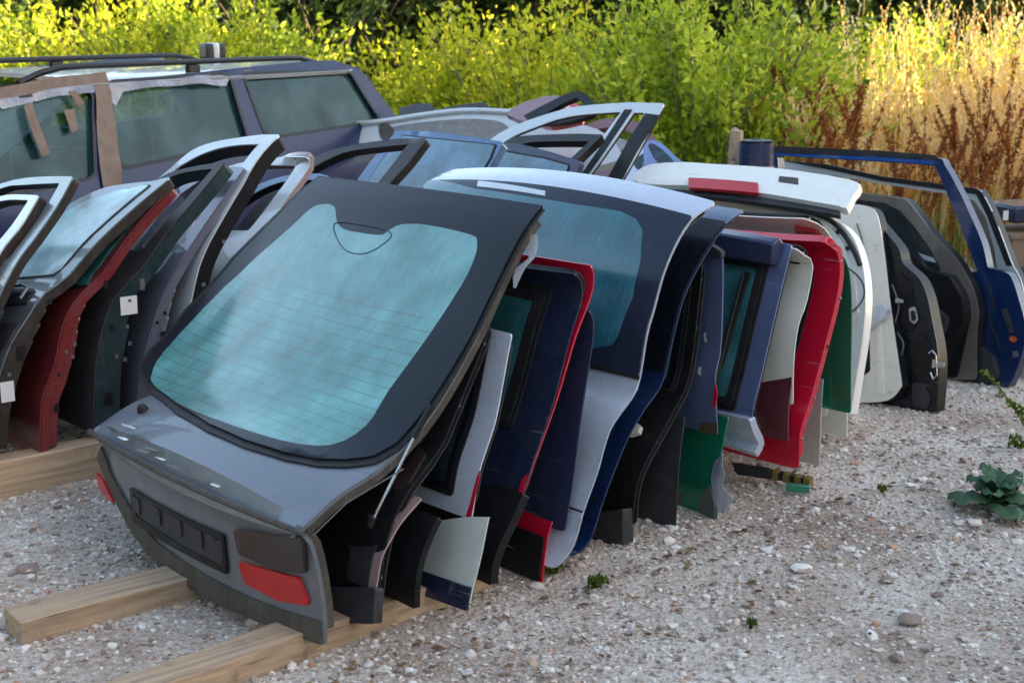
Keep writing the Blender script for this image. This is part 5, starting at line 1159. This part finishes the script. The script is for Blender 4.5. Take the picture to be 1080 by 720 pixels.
for i in range(15):
    az = i * 2.4; L_ = .17 - i * .006; v_, f_ = leaf_blade((g.x, g.y, .01 + i * .003), az, L_ * (1.1 if i < 6 else .9), L_ * .36, .012 + i * .005, .03 if i < 7 else .0); mesh_obj('leaf', v_, f_, MUL, t, sharp=180)
g = ground(1092, 470)
t = thing('sprig_weed', 'thin light green weed sprig leaning in at the right edge', 'plant', (g.x, g.y, 0), 'small weeds growing in the gravel')
for j, (px, py) in enumerate([(1036, 390), (1064, 425), (1075, 430)]):
    k = g.y / ray(px, py).y; T = Vector((ray(px, py).x * k, g.y, CAMH + ray(px, py).z * k)); B_ = Vector((g.x, g.y, 0)); P = [B_.lerp(T, q) + Vector((0, 0, .03 * math.sin(q * 3))) for q in (0, .3, .6, .85, 1)]
    sp_ = tube('stem', P, [.004, .0035, .003, .002, .001], WEED, t, 5); V = []; Fc = []
    for q in range(34):
        u = .35 + .65 * q / 34; i = min(int(u * 4), 3); c = P[i].lerp(P[i + 1], u * 4 - i); d = Vector(r_.random(3) - .5).normalized() * .022; e = Vector(r_.random(3) - .5).normalized() * .008; n_ = len(V); V += [c, c + d * .5 + e, c + d, c + d * .5 - e]; Fc.append([n_, n_ + 1, n_ + 2, n_ + 3])
    o = mesh_obj('leaves', V, Fc, WEED, t, sharp=180)
for px, py, s, n, lb in [(627, 618, .034, 14, 'small green weed at the foot of the silver van tailgate'), (792, 661, .018, 8, 'tiny weed alone in the lower middle of the gravel'), (930, 518, .016, 7, 'tiny weed on the gravel left of the leafy rosette'), (582, 603, .035, 12, 'low weed hugging the blue tailgate base'), (1076, 472, .05, 9, 'dark leaf weed just above the rosette at the right edge')]:
    g = ground(px, py); V = []; Fc = []
    for i in range(n):
        v_, f_ = leaf_blade((g.x + (rng.random() - .5) * s * .6, g.y + (rng.random() - .5) * s * .6, .0), rng.random() * 6.28, s * (.6 + .5 * rng.random()), s * .13, s * (.4 + rng.random() * .5), s * .2, 4); k = len(V); V += v_; Fc += [[a + k for a in f] for f in f_]
    tag(mesh_obj('weed', V, Fc, WEED, sharp=180, origin=(g.x, g.y, 0)), lb, 'weed', 'small weeds growing in the gravel')
V = []; Fc = []
for i in range(900):
    if i % 3: q = r_.random() * 4.2 - .6; c = ROW.world(q, -.05 - .45 * r_.random() ** 2 + .3 * (q > 2.6), 0)
    else: y = 2 + 7 * r_.random(); c = Vector(((r_.random() - .5) * y * .75, y, 0))
    l = .006 + .014 * r_.random(); a = r_.random() * 6.28; d = Vector((math.cos(a), math.sin(a), .3 * (r_.random() - .3))) * l; e = Vector((-d.y, d.x, l * .3)) * (.2 + .4 * r_.random()); c.z = gz(c.x, c.y) + .012 + .004 * r_.random(); k = len(V)
    V += [c - d, c + e, c + d, c - e]; Fc.append([k, k + 1, k + 2, k + 3])
LITTER = leaf_mat('leaf litter', [(0, (.06, .03, .015)), (.5, (.16, .09, .045)), (1, (.34, .24, .13))], .1, 1)
o = bpy.data.objects.new('leaf_litter', quick('leaf_litter', V, Fc, LITTER)); col.objects.link(o); tag(o, 'small dry brown leaves and crumbs strewn on the gravel', 'leaf litter', kind='stuff')
